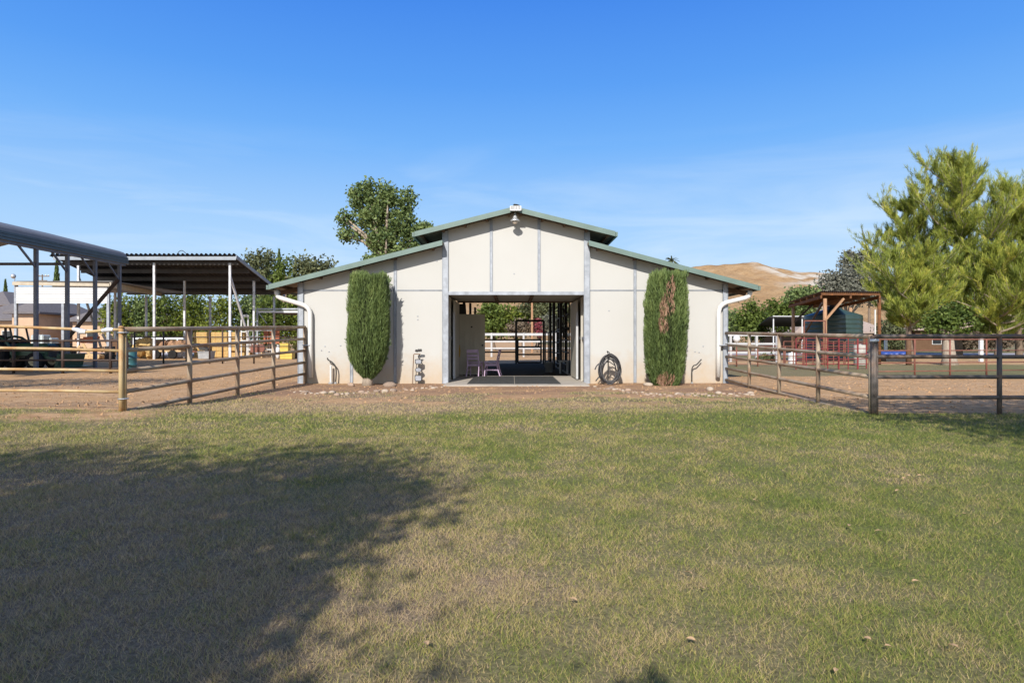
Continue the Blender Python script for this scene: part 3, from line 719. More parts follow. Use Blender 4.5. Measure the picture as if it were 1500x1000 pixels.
# ------------------------------------------------------------------ things along the barn front
# hose on the ground bracket
yh = 17.2; hx = X(892, yh); hz = Z(545, yh)
hs_ = thing('garden_hose', 'coil of black hose hung on a low iron stand right of the doorway', 'hose', (hx, yh, -.03))
mb = MB(); rg = random.Random(5)
for k in range(9):
    ph = rg.uniform(0, 6.3); rx = rg.uniform(.20, .275); rz = rg.uniform(.30, .39); cx = hx + .03*rg.uniform(-1, 1.4); cz = .385 + rg.uniform(-.05, .03) ; yo = rg.uniform(-.1, .06)
    if cz - rz < 0: cz = rz + .005
    mb.tube([(cx + rx*math.cos(a*2*math.pi/26)*(1-.12*math.sin(a*2*math.pi/26)), yh+yo+.04*math.sin(a*.7+ph), cz + rz*math.sin(a*2*math.pi/26)) for a in range(27)], .017, 6)
mb.build('hose_coil', hose_m, hs_, smooth=True)
mb = MB(); 
mb.tube([(hx-.02, yh, -.03), (hx-.02, yh, .80)], .018, 6); mb.tube(curve([(hx-.02, yh, .80), (hx-.05, yh-.02, .86), (hx+.0, yh-.03, .83), (hx+.04, yh-.03, .78)]), .012, 6)
mb.tube([(hx-.17, yh-.02, .50), (hx-.02, yh-.05, .60), (hx+.16, yh-.02, .48)], .014, 6)
mb.build('hose_stand', iron_m, hs_)
MB().tube(curve([(hx-.24, yh-.06, .55), (hx-.33, yh-.08, .48), (hx-.38, yh-.1, .38)]), .016, 6).build('hose_end', hose_m, hs_); mb = MB(); mb.tube(curve([(hx-.24, yh-.06, .2), (hx-.3, yh-.1, .16), (hx-.36, yh-.1, .08)]), .016, 6)
mb.build('hose_end', hose_m, hs_)
# spigots
def spigot(px, pts, label, m, r):
    t = thing('standpipe', label, 'pipe', (BX(px), D-.15, -.03))
    MB().tube(curve([at(a, b, D-.15) for a, b in pts]), r, 8).build('riser_pipe', m, t, smooth=True)
    x, y, z = at(pts[0][0], pts[0][1], D-.15)
    MB().lathe((x, y, -.035), [(r*2.2,0),(r*2.2,.04),(r*1.2,.06)], 10).build('foot_collar', grey_m, t)
    return t
spigot(484.5, [(484.5,562),(484.5,550),(484.5,535)], 'short white pipe stub in the soil left of the tall green shrub', white_pipe, .03)
t = spigot(491.5, [(491.5,561),(492.5,545),(491,536),(486.5,530.5),(481,527),(479.5,524)], 'thin black pipe bending left beside the white stub', iron_m, .018)
t = spigot(1013.5, [(1013.5,562),(1013.5,550),(1013.6,540.5),(1016,535.5),(1020,534),(1024,530),(1027.5,526)], 'thin black bent pipe right of the patchy shrub', iron_m, .016)
# garden plaques hanging from an iron hook
yp = D - .22
gp = thing('garden_plaque', 'three small slate plaques hanging in a chain from an iron garden hook', 'garden ornament', at(611, 561.5, yp))
MB().tube([at(604.5,562,yp), at(605,540,yp), at(606,519,yp), at(607,518.2,yp), at(616,518.6,yp)], .012, 6).build('hook_stake', copper_m, gp)
mb = MB()
for px, py, s in ((611,514,1),(615,513.5,1.1)):
    x, y, z = at(px, py, yp)
    for sx in (-1,1): mb.blob((x+sx*.028*s, y, z+.01), .03*s, .008, .036*s, px+sx, .2, 8, 5)
    mb.tube([(x, y, z-.04), (x, y, z+.045)], .008, 6)
mb.build('butterfly', iron_m, gp)
def plaque(py0, py1, pxa, pxb, rnd):
    x0, _, z1 = at(pxa, py0, yp); x1, _, z0 = at(pxb, py1, yp); mb = MB()
    if rnd:
        n = 18; cx, cz = (x0+x1)/2, (z0+z1)/2
        ring = [(cx+(x1-x0)/2*math.cos(2*math.pi*k/n), cz+(z1-z0)/2*math.sin(2*math.pi*k/n)) for k in range(n)]
    else:
        b = .03; ring = [(x0+b,z0),(x1-b,z0),(x1,z0+b),(x1,z1-b*.4),(x1-b*.4,z1),(x0+b*.4,z1),(x0,z1-b*.4),(x0,z0+b)]
    mb.prism_y(ring, yp-.012, yp+.012); o = mb.build('plaque', iron_m, gp)
    cx, cz = (x0+x1)/2, (z0+z1)/2
    MB().prism_y([(cx+(a-cx)*.8, cz+(b_-cz)*.74) for a, b_ in ring], yp-.019, yp-.0125).build('slate_face', slate_m, o)
plaque(526, 533.3, 608, 618, False); plaque(538, 545, 608, 618, True); plaque(549, 558.5, 607.5, 618, False)
for a, b in ((519, 526), (533.3, 538), (545, 549)):
    MB().tube(curve([at(614.5, a, yp), at(613, (a+b)/2, yp), at(615, b, yp)]), .016, 6).build('chain_link', iron_m, gp)

# river stones edging the beds
stones = []
for k, m in enumerate((stone_a, stone_b, stone_c, stone_a, stone_c)):
    mb = MB(); mb.blob((0,0,.35), 1, .8, .62, 40+k, .14, 11, 7)
    stones.append(mb)
def stone(x, y, s, k, rz, label, group, sq=1.0):
    o = bpy.data.objects.new('river_stone', SM[k]); COL.objects.link(o)
    o.location = (x, y, gz1(x, y) - .01); o.scale = (s, s*random.uniform(.7, 1), s*sq*random.uniform(.6, .95)); o.rotation_euler = (0, 0, rz)
    tag(o, label, 'stone', group)
SM = []
for k, mb in enumerate(stones):
    o = mb.build('river_stone', (stone_a, stone_b, stone_c, stone_a, stone_c)[k], smooth=True); SM.append(o.data); bpy.data.objects.remove(o)
for i in range(62):
    px = 425 + 222*(i+.5)/62 + random.uniform(-3, 3); py = 574 + 3*math.sin((px-425)/40) - max(0, (px-600)*.13) + random.uniform(-2.2, 2.2)
    Y = Yg(py, -.02); s = random.choice((.03, .04, .05, .06, .085)); 
    stone(X(px, Y), Y, s, random.randrange(5), random.uniform(0, 6), 'small rounded river stone in the edging of the left bed', 'river stones edging the left bed')
for i in range(78):
    px = 872 + 232*(i+.5)/78 + random.uniform(-3, 3); t = max(0.0, (px-872)/232); py = 566 + 14*min(1, t*2.4)**.7 - 5*max(0, t-.55) + random.uniform(-2, 2)
    Y = Yg(py, -.02); s = random.choice((.03, .04, .05, .06, .08))
    stone(X(px, Y), Y, s, random.randrange(5), random.uniform(0, 6), 'small rounded river stone in the edging of the right bed', 'river stones edging the right bed')
for px, py, s, k, lab in ((571, 566, .17, 1, 'large grey boulder just right of the left shrub trunk'), (514, 565, .13, 3, 'reddish buff boulder left of the left shrub trunk'), (949, 565, .15, 2, 'pale boulder at the left foot of the patchy shrub'), (1040, 572, .11, 4, 'pale flat stone in the soil near the right downspout')):
    Y = Yg(py, -.02); stone(X(px, Y), Y, s, k, random.uniform(0, 6), lab, None)

# ------------------------------------------------------------------ foliage tools
def unit(n):
    v = RNG.normal(size=(n, 3)); return v/np.linalg.norm(v, axis=1, keepdims=True)
def leaves(centres, size, tint, up=.35, jitter=.35, asp=.6, dirs=None):
    """(n,4,3) quads: diamond shaped leaves around the centres"""
    n = len(centres); u = unit(n) if dirs is None else dirs
    w = np.cross(u, unit(n)); w /= np.linalg.norm(w, axis=1, keepdims=True) + 1e-9
    s = (size*(1 + jitter*RNG.uniform(-1, 1, n)))[:, None]
    a = centres - u*s*.5; b = centres + u*s*.5; m_ = centres - u*s*.05
    return np.stack([a, m_ + w*s*asp*.5, b, m_ - w*s*asp*.5], 1)
def clumps(lobes, n, per, spread):
    """points: n clumps on/in ellipsoid lobes, per leaves each"""
    vol = np.array([l[3]*l[4]*l[5] for l in lobes])**.67; pr = vol/vol.sum()
    ch = RNG.choice(len(lobes), n, p=pr); d = unit(n); r = RNG.uniform(.35, 1, n)**.45
    L_ = np.array([l[:6] for l in lobes]); c = L_[ch, :3] + d*L_[ch, 3:6]*r[:, None]
    pts = np.repeat(c, per, 0) + RNG.normal(size=(n*per, 3))*spread
    tt = np.repeat(RNG.uniform(0, 1, n), per)
    return pts, np.clip(.55*tt + .45*RNG.uniform(0, 1, n*per), 0, 1), c
def tree(name, label, cat, base, lobes, nclump, per, spread, lsize, m, bk, trunk_r=.15, limb_to=10, group=None, asp=.65, fork=.45, kink=.1):
    t = thing(name, label, cat, base, group)
    pts, tint, cc = clumps(lobes, nclump, per, spread)
    arrmesh('crown', leaves(pts, lsize, tint, asp=asp), 4, m, t, tint)
    mb = MB(); b = Vector(base); cz = np.mean([l[2] for l in lobes]); cxm = np.mean([l[0] for l in lobes]); cym = np.mean([l[1] for l in lobes])
    top = Vector((cxm, cym, cz)); f = b + (top-b)*fork
    mid = b + (f-b)*.5 + Vector((random.uniform(-kink, kink), random.uniform(-kink, kink), 0))
    mb.tube([b - Vector((0,0,.1)), b + Vector((0,0,.25)), mid, f], [trunk_r*1.35, trunk_r*1.05, trunk_r*.9, trunk_r*.75], 9)
    ids = RNG.choice(len(cc), min(limb_to, len(cc)), replace=False)
    tg = [Vector(l[:3]) for l in lobes] + [Vector(cc[i]) for i in ids]
    for g in tg:
        md = f + (g-f)*.5 + Vector((0, 0, .12*(g-f).length)) * random.uniform(-.3, 1)
        mb.tube([f, md, g], [trunk_r*.5, trunk_r*.3, trunk_r*.1], 6)
    mb.build('trunk', bk, t, smooth=True)
    return t
lm_poplar = leafmat('poplar_leaf', (.060,.100,.034), (.25,.31,.105), .35)
lm_citrus = leafmat('citrus_leaf', (.045,.080,.015), (.26,.29,.045), .4)
lm_citrus2 = leafmat('dark_citrus_leaf', (.030,.055,.012), (.17,.21,.035), .35)
lm_bright = leafmat('bright_leaf', (.060,.095,.018), (.17,.215,.045), .35)
lm_dull = leafmat('dull_leaf', (.065,.080,.040), (.19,.20,.09), .3)
lm_grey = leafmat('grey_leaf', (.10,.105,.075), (.22,.215,.165), .25)
lm_pine = leafmat('pine_needle', (.050,.090,.018), (.45,.49,.085), .36, third=(.64,.55,.12))
lm_cyp = leafmat('cypress_spray', (.042,.070,.020), (.19,.255,.080), .25, third=(.28,.32,.11))
lm_dead = leafmat('dead_spray', (.24,.13,.08), (.56,.35,.24), .15)
lm_brown = leafmat('dry_bush', (.10,.075,.05), (.20,.15,.10), .2)
lm_pink = leafmat('pink_bloom', (.14,.05,.04), (.36,.07,.10), .3)
sprig_m = M('green_sprig', (.09,.13,.045), .7, 0, .3, 20)
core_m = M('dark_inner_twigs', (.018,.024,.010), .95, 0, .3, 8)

# sheared columnar shrubs in front of the barn
def shrub(label, prof, Yc, dp, base_py, dead=None, trunk=None):
    # prof : rows (py, px_left, px_right)
    zs = np.array([Z(p[0], Yc) for p in prof])[::-1]; xl_ = np.array([X(p[1], Yc) for p in prof])[::-1]; xr_ = np.array([X(p[2], Yc) for p in prof])[::-1]
    xc = (xl_[0]+xr_[0])/2
    t = thing('columnar_shrub', label, 'shrub', (xc, Yc, -.03), 'tall clipped shrubs beside the doorway')
    n = 30000
    z = RNG.uniform(zs[0], zs[-1], n); a = RNG.uniform(0, 2*math.pi, n)
    L_ = np.interp(z, zs, xl_); R_ = np.interp(z, zs, xr_); c = (L_+R_)/2; h = (R_-L_)/2
    lump = .97 + .12*(fbm(a*2.2, z*1.2, .42, 3)-.5)*2 + .06*(vnoise(a*6, z*.25, .5, 33)-.5)
    ex = np.sign(np.cos(a))*np.abs(np.cos(a))**.72; ey = np.sign(np.sin(a))*np.abs(np.sin(a))**.72
    rr = RNG.uniform(.80, 1.03, n)*lump
    pts = np.stack([c + ex*h*rr, Yc + ey*np.minimum(h, dp)*rr, z], 1)
    d = np.stack([ex*.22 + RNG.normal(size=n)*.20, ey*.22 + RNG.normal(size=n)*.20, np.abs(RNG.normal(size=n)*.25 + .9)], 1); d /= np.linalg.norm(d, axis=1, keepdims=True)
    # top tufts
    k = 2200; zt_ = zs[-1]; xx = RNG.uniform(xl_[-1], xr_[-1], k); nn = fbm(xx*1.0, xx*0, .09, 5, 2)
    tops = np.stack([xx, Yc + RNG.uniform(-.8, .8, k)*dp, zt_ - .10 + .26*nn*RNG.uniform(.1, 1, k)], 1)
    dt = np.stack([RNG.normal(size=k)*.12, RNG.normal(size=k)*.12, np.ones(k)], 1)
    pts = np.concatenate([pts, tops]); d = np.concatenate([d, dt])
    strand = np.clip(vnoise(pts[:,0]*1.0, pts[:,2]*.12, .035, 8)*.75 + .3*vnoise(pts[:,0], pts[:,2], .25, 19), 0, 1)
    tint = np.clip(strand*.7 + .3*RNG.uniform(0, 1, len(pts)) + .12*(pts[:,2]-1.4)/1.5, 0, 1)
    isd = np.zeros(len(pts), bool)
    if dead is not None:
        px_ = CX + pts[:,0]/pts[:,1]*F; py_ = HY - (pts[:,2]-E)/pts[:,1]*F
        nz = fbm(px_, py_, 10, 55)
        rnd_ = RNG.uniform(0, 1, len(pts)) < .8
        for (cx_, cy_, rx_, ry_) in dead: isd |= rnd_ & (((px_-cx_)/rx_)**2 + ((py_-cy_)/ry_)**2 + (nz-.5)*1.6 < 1) & (pts[:,1] < Yc)
    q_ = leaves(pts, .12, tint, dirs=d, asp=.095)
    arrmesh('foliage', q_[~isd], 4, lm_cyp, t, tint[~isd])
    if isd.any(): o = arrmesh('dead_foliage', q_[isd], 4, lm_dead, t, tint[isd]); o['label'] = 'brown dead patch in the foliage'
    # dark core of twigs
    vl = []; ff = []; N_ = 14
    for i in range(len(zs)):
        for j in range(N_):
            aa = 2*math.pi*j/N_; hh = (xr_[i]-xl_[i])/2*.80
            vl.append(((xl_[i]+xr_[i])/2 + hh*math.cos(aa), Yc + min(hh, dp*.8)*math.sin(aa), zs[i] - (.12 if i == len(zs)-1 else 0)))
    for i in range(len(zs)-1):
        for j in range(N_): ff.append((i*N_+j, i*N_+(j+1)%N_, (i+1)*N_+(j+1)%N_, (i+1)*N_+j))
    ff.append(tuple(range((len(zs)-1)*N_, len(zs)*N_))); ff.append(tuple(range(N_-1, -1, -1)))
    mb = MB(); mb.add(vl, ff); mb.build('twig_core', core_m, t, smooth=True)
    if trunk:
        x0, x1 = X(trunk[0], Yc), X(trunk[1], Yc)
        MB().tube([((x0+x1)/2, Yc, -.08), ((x0+x1)/2, Yc, .1), ((x0+x1)/2, Yc, .4)], [(x1-x0)*.62, (x1-x0)*.5, (x1-x0)*.42], 10).build('trunk', bark_pale, t, smooth=True)
    # stray sprigs sticking out
    for k in range(7):
        zz = RNG.uniform(zs[1], zs[-1]-.1); sd = RNG.choice([-1, 1]); xx = np.interp(zz, zs, xr_ if sd > 0 else xl_); mb = MB()
        for j in range(6): mb.bar((xx-sd*.06, Yc+RNG.uniform(-.2,.2)*0+.02*j-.05, zz), (xx+sd*RNG.uniform(.02,.11), Yc+.02*j-.05, zz+RNG.uniform(.03,.2)), .008, .02)
        mb.build('stray_sprig', sprig_m, t)
    return t
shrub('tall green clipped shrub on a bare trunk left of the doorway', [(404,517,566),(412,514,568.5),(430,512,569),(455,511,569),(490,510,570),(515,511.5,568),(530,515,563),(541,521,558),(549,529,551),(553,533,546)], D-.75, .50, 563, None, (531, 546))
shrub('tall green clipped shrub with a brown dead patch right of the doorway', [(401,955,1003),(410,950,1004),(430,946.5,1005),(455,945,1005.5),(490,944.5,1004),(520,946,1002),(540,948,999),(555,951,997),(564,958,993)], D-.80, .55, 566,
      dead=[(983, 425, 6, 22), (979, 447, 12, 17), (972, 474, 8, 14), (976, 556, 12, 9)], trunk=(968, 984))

# ------------------------------------------------------------------ fences
def fence(name, label, cat, posts, rails, rp, rr, m, ztops, post_r=None, ext=0.0, taper=None, group=None, zb=None):
    """posts: list of (x,y); rails: heights below the top; ztops: top height at each post"""
    t = thing(name, label, cat, (posts[0][0], posts[0][1], 0), group)
    for i, (x, y) in enumerate(posts):
        g = gz1(x, y) if y < 22 else 0
        MB().tube([(x, y, g-.15), (x, y, ztops[i] + (.0 if i not in (0, len(posts)-1) else ext))], rp, 10).build('post', m, t, smooth=True)
    for d in rails:
        pts = []
        for i, (x, y) in enumerate(posts):
            pts.append((x, y, ztops[i]-d))
        if len(pts) == 2:
            a, b = Vector(pts[0]), Vector(pts[1]); pts = [a + (b-a)*k/6 for k in range(7)]
            pts = [p + Vector((0, 0, random.uniform(-.006, .006))) for p in pts]
        MB().tube(pts, rr if d > 0.001 else rr*1.15, 8).build('rail', m, t, smooth=True)
    return t
def line(a, b, n): return [(a[0]+(b[0]-a[0])*k/n, a[1]+(b[1]-a[1])*k/n) for k in range(n+1)]
lp_ = line(LF0, LF1, 4)
lz = [Z(479, D) + (Z(482.5, LYn)-Z(479, D))*k/4 for k in range(5)]
fence('pipe_fence', 'brown five-rail pipe fence running from the barn left corner towards the viewer', 'fence', [(LF0[0]+.1, LF0[1]-.05)] + lp_[1:], [0, .318, .636, .954, 1.26], .045, .036, fence_brown, lz)
# thick tan double post at the near corner and the tan gate run
fz = 1.32
t = thing('corner_post', 'thick rusty tan post of the left gate, with a thinner pole strapped behind', 'post', (LF1[0], LF1[1], 0))
MB().tube([(X(177.5, LYn-.1), LYn-.1, -.1), (X(177.5, LYn-.1), LYn-.1, Z(480, LYn-.1))], .035, 12).build('post', fence_tan, t, smooth=True)
MB().lathe((X(177.5, LYn-.1), LYn-.1, Z(480, LYn-.1)), [(.045,0),(.045,.01),(.02,.03)], 12).build('post_cap', fence_tan, t)
MB().tube([(X(182.8, LYn-.05), LYn-.05, 0), (X(182.8, LYn-.05), LYn-.05, Z(484, LYn))], .024, 10).build('strapped_pole', fence_tan, t, smooth=True)
for py in (487, 583): MB().lathe((X(179.5, LYn-.1), LYn-.08, Z(py, LYn)), [(.075,-.008),(.078,0),(.075,.008)], 14).build('wire_tie', galv, t)
MB().tube([(X(174, LYn-.1), LYn-.1, Z(482, LYn)), (X(174.3, LYn-.1), LYn-.1, Z(473.5, LYn))], .012, 8).build('latch_pin', galv, t)
tg = thing('tan_gate', 'long rusty tan four-rail pipe gate at the left edge with tape around its top rail', 'gate', (X(60, LYn), LYn, 0))
yA = LYn - .1
xL = -13.4
for i, (pa, pb) in enumerate(((477.5, 483.5), (509.5, 513.5), (540.5, 543.2), (571.5, 573.8))):
    za, zb_ = Z(pa, yA), Z(pb, yA); x0g, x1g = X(0, yA), X(175, yA)
    if i == 0:
        zL = za + (za-zb_)*.0
        MB().tube([(xL, yA, za+.01), (x0g, yA, za), (X(112, yA), yA, Z(482, yA)), (X(122, yA), yA, Z(486.5, yA)), (X(145, yA), yA, Z(484.5, yA)), (X(160, yA), yA, Z(482.3, yA)), (X(176, yA), yA, Z(482.8, yA))], .022, 10).build('rail', fence_tan, tg, smooth=True)
    else:
        MB().tube([(xL, yA, za), (x0g, yA, za), (X(90, yA), yA, (za+zb_)/2+.006), (x1g, yA, zb_)], .022, 10).build('rail', fence_tan, tg, smooth=True)
MB().tube([(xL, yA, -.1), (xL, yA, 1.40)], .04, 10).build('post', fence_tan, tg, smooth=True)
MB().tube([at(107,481.8,yA), at(113,483,yA), at(119,485.5,yA), at(126,486,yA)], [.028,.036,.044,.034], 9).build('tape_wrap', tape_m, tg)
MB().tube([at(150,484.3,yA-.002), at(157,482.8,yA-.002), at(166,482.4,yA-.002)], [.03,.036,.03], 9).build('tape_wrap', tape_m, tg)

rp_ = line(RF0, RF1, 4)
rz_ = [Z(487.6, D) + (Z(492.8, RYn)-Z(487.6, D))*k/4 for k in range(5)]
fence('pipe_fence', 'brown five-rail pipe fence running from the barn right corner towards the viewer', 'fence', rp_, [0, .318, .636, .954, 1.26], .040, .034, fence_brown, rz_)
t = thing('corner_post', 'pair of brown pipe posts strapped together at the right fence corner', 'post', (RF1[0], RF1[1], 0))
for dx in (-.03, .03): MB().tube([(RF1[0]+dx+.02, RF1[1]-.06, -.12), (RF1[0]+dx+.02, RF1[1]-.06, rz_[-1]+.015)], .028, 10).build('post', fence_dark, t, smooth=True)
MB().lathe((RF1[0]+.02, RF1[1]-.06, rz_[-1]-.06), [(.063,-.02),(.066,0),(.063,.02)], 14).build('tape_wrap', tape_m, t)
yR = RYn - .06
fence('pipe_fence', 'dark four-rail pipe fence crossing the right edge in front of the corral', 'fence',
      [(X(1281, yR), yR), (X(1464, yR), yR), (X(1650, yR), yR), (X(1836, yR), yR)], [0, .318, .636, .954], .036, .032, fence_dark, [Z(492.6, yR)]*4)

# inner fences of the left yard
yI = Yg(532)
fence('yard_fence', 'thin dark two-rail pipe fence across the left yard', 'fence', [(X(p, yI), yI) for p in (197, 239.5, 273, 307, 326, 372, 436)], [0, .36, .82], .04, .028, fence_black, [Z(483, yI)]*7)
yI2 = Yg(546)
fence('yard_fence', 'heavy dark pipe fence in front of the green tractor', 'fence', [(X(p, yI2), yI2) for p in (-60, 20, 92, 162, 186)], [.0, .34, .68, .98], .05, .036, fence_black, [Z(499, yI2)]*5)
# right yard
yQ = Yg(551)
fence('yard_fence', 'thin rusty pipe panel fence beyond the right corral', 'fence', [(X(p, yQ), yQ + k*.25) for k, p in enumerate((1280, 1347, 1407, 1470, 1540))], [0, .36, .75, 1.02], .028, .018, fence_rust, [Z(497, yQ)]*5)
yQ2 = Yg(541)
reds = [(1166, 1196), (1197, 1228), (1229, 1256), (1257, 1281)]
for i, (a, b) in enumerate(reds):
    t = thing('stock_panel', ['red pipe stock panel nearest the barn, left of the shelter post', 'red pipe stock panel second from the barn side', 'red pipe stock panel third from the barn side', 'red pipe stock panel at the fence corner side'][i], 'stock panel', (X(a, yQ2), yQ2, 0), 'red stock panels')
    dy = (.0, .5, .2, .6)[i]; Y = yQ2 + dy; z1 = Z(495.5, yQ2)
    for px in (a, (a+b)/2, b): MB().tube([(X(px, Y), Y, 0), (X(px, Y), Y, z1)], .022, 8).build('post', fence_red, t)
    for k in range(6): z = .2 + (z1-.2)*k/5; MB().tube([(X(a, Y), Y, z), (X(b, Y), Y, z)], .016, 8).build('rail', fence_red, t)
yQ3 = Yg(535)
for i, (a, b) in enumerate(((1148, 1176), (1178, 1204), (1206, 1236), (1238, 1266))):
    Y = yQ3 + (.0, .6, .2, .7)[i]; z1 = Z(500, Y)
    t = thing('stock_panel', ['dull red rear stock panel nearest the barn', 'dull red rear stock panel left of the timber post', 'dull red rear stock panel right of the timber post', 'dull red rear stock panel in front of the tank'][i], 'stock panel', (X(a, Y), Y, 0), 'red stock panels')
    for px in (a, (a+b)/2, b): MB().tube([(X(px, Y), Y, 0), (X(px, Y), Y, z1)], .024, 8).build('post', fence_rust, t)
    for k in range(5): z = .2 + (z1-.2)*k/4; MB().tube([(X(a, Y), Y, z), (X(b, Y), Y, z)], .018, 8).build('rail', fence_rust, t)
Y = Yg(537)
pipebuild('gate_frame', 'tall thin rusty pipe arch left of the timber shelter post', 'gate frame', [((X(1178,Y),Y,0),(X(1178,Y),Y,Z(470,Y))), ((X(1209,Y),Y,0),(X(1209,Y),Y,Z(470,Y))), ((X(1178,Y),Y,Z(470,Y)),(X(1209,Y),Y,Z(470,Y)))], .03, fence_rust, 'top_bar')
yW = Yg(522)
def white_fence(label, pxs, Y):
    t = thing('white_fence', label, 'fence', (X(pxs[0], Y), Y, 0))
    zt = Z(488.6, Y)
    for p in pxs: MB().box(X(p, Y)-.06, X(p, Y)+.06, Y-.07, Y+.07, -.1, zt+.05).build('post', fence_white, t)
    for d, h in ((.05, .17), (.55, .11), (1.02, .10)):
        mb = MB()
        for p, q_ in zip(pxs[:-1], pxs[1:]): mb.box(X(p, Y)+.061, X(q_, Y)-.061, Y-.035, Y+.035, zt-d-h/2, zt-d+h/2)
        mb.build('rail', fence_white, t)
    return t
white_fence('white three-rail fence seen through the barn aisle', [560, 600, 640, 680, 720, 767, 814, 860, 905, 950], yW)
white_fence('white three-rail fence between the barn and the red stock panels', [1030, 1070, 1108, 1138], Yg(529))
yK = Yg(536)
fence('yard_fence', 'thin brown many-railed pipe fence in front of the white fence', 'fence', [(X(p, yK), yK) for p in (1040, 1079, 1110, 1150)], [0, .2, .4, .6, .8], .03, .016, fence_rust, [Z(507, yK)]*4)
for px, py0, py1, lab in ((1139.5, 491, 531, 'thick white fence post at the right end of the white fence'), (1297.5, 496, 521, 'white marker post behind the blue trough'), (1437, 494, 529, 'white marker post alone on the far right grass')):
    Y = Yg(py1); o = MB().bevbox(X(px, Y)-.09, X(px, Y)+.09, Y-.09, Y+.09, -.1, Z(py0, Y), .02).build('white_post', white_paint); tag(o, lab, 'post')
o = MB(); Y = Yg(531); o.lathe((X(1079, Y), Y, 0), [(.02,0),(.02,1.0),(.04,1.02),(.14,1.1),(.19,1.22),(.14,1.34),(.03,1.4)], 14)
tag(o.build('ball_marker', white_paint, smooth=True), 'round white ball on a pole by the white fence', 'marker')

# ------------------------------------------------------------------ left side : carport, hay shelter, yard
cp = thing('carport', 'tall metal carport with a blue-grey edge and dark steel posts at the left', 'carport', (-17.6*F/900, 24.5, 0))
zc = 4.6
posts = []
for px, py in ((-20, 349), (48.8, 361), (99.4, 370), (144, 378), (182, 385)):
    Y = (zc-E)*F/(HY-py); posts.append((X(px, Y), Y))
xcp = sum(p[0] for p in posts)/len(posts)
for x, Y in posts:
    MB().box(xcp-.06, xcp+.06, Y-.06, Y+.06, -.1, zc).build('post', carport_post, cp)
    MB().bar((xcp, Y-.05, 3.85), (xcp, Y-.95, zc-.02), .06).build('knee_brace', carport_post, cp)
    MB().box(xcp-7.06, xcp-6.94, Y-.06, Y+.06, -.1, zc).build('post', carport_post, cp)
yc0, yc1 = 14.5, posts[-1][1] + .45
prof = [(.10,0),(.115,.16),(.09,.30),(.03,.43),(-.08,.52),(-.25,.585),(-.6,.67),(-3.5,1.40),(-6.4,.67),(-6.75,.585),(-6.92,.52),(-7.03,.43),(-7.09,.30),(-7.115,.16),(-7.10,0)]
outer = [(xcp+a, zc+b) for a, b in prof]; inner = [(xcp+a*(.985 if abs(a) > 1 else 1) - (.03 if a > -3 else -.03), zc+b-.03) for a, b in prof][::-1]
n_ = len(prof)
side = outer[:3] + inner[-3:]
rf = MB()
ring = outer + inner
vl = [(x, yc0, z) for x, z in ring] + [(x, yc1, z) for x, z in ring]; N2 = len(ring)
ff = [(i, (i+1) % N2, N2+(i+1) % N2, N2+i) for i in range(N2)]
for i in range(n_-1): ff.append((i, i+1, N2-2-i, N2-1-i)); ff.append((N2+i, N2+N2-1-i, N2+N2-2-i, N2+i+1))
rf.add(vl, ff); ro = rf.build('roof_sheet', carport_top, cp, smooth=False)
eb = MB(); 
for z0, z1, o_ in ((.0, .08, .022), (.10, .20, .026), (.215, .29, .016)):
    eb.box(xcp+.105, xcp+.105+o_+.012, yc0, yc1+.01, zc+z0, zc+z1)
eb.build('eave_sheet', carport_blue, ro)
MB().box(xcp-.08, xcp+.08, yc0+.2, yc1-.1, zc-.10, zc-.002).build('eave_rail', carport_post, ro)
Yb = posts[-1][1]
MB().bar((xcp, Yb-.1, Z(410, Yb)), (X(92, Yb), Yb-.1, .9), .12).build('end_brace', fence_black, cp)
MB().bar((xcp-7, Yb, zc-.05), (xcp, Yb, zc-.05), .08, .12).build('end_beam', carport_post, cp)

hs2 = thing('hay_shelter', 'tall open hay shelter with a dark corrugated single-slope roof on pale posts', 'shelter', (-20, 40, 0))
yh0, yh1 = 39.5, 48.0
zh0, zh1 = Z(374, yh0), Z(431, yh1)
xh0, xh1 = X(72, yh0), X(345, yh0)
# corrugated sheet with standing ribs running down the slope
n = 40; mbr = MB(); top0 = []; top1 = []
for k in range(n*4+1):
    x = xh0 + (xh1-xh0)*k/(n*4); h = (.0, .02, .13, .13)[k % 4]
    top0.append((x, yh0, zh0+h)); top1.append((x, yh1, zh1+h))
m_ = len(top0)
mbr.add(top0 + top1, [(i, i+1, m_+i+1, m_+i) for i in range(m_-1)])
mbr.add([(p[0], p[1], p[2]-.02-.055*0) for p in top0] + [(p[0], p[1], p[2]-.02) for p in top1], [(m_+i, m_+i+1, i+1, i) for i in range(m_-1)])
rfh = mbr.build('roof_sheet', hayroof, hs2, fix=False)
MB().box(xh0+.2, xh1, yh0+.05, yh0+.12, zh0-.27, zh0-.06).build('front_trim', hayedge, rfh)
MB().bar((xh1+.03, yh0, zh0-.09), (xh1+.03, yh1, zh1-.09), .04, .2).build('side_trim', hayedge, rfh)
for k in range(5):
    t_ = (k+.25)/4.6; Y = yh0 + .4 + (yh1-yh0-.8)*t_; z = zh0 + (zh1-zh0)*(Y-yh0)/(yh1-yh0)
    MB().box(xh0+.3, xh1-.15, Y-.05, Y+.05, z-.30, z-.04).build('purlin', purlin, rfh)
for Y in (40.0, 43.7, 47.4):
    for px in (115, 226, 337):
        x = X(px, 40.0); z = zh0 + (zh1-zh0)*(Y-yh0)/(yh1-yh0) - .3
        MB().box(x-.06, x+.06, Y-.06, Y+.06, -.1, z).build('post', pale_post, hs2)
x = X(337, 40.0)
MB().bar((x, 40.0, Z(404, 40)), (X(369, 43), 43.2, .3), .11).build('brace', pale_post, hs2)
MB().bar((X(115, 40.), 40.0, Z(405, 40)), (X(150, 42), 42, .4), .10).build('brace', galv, hs2)
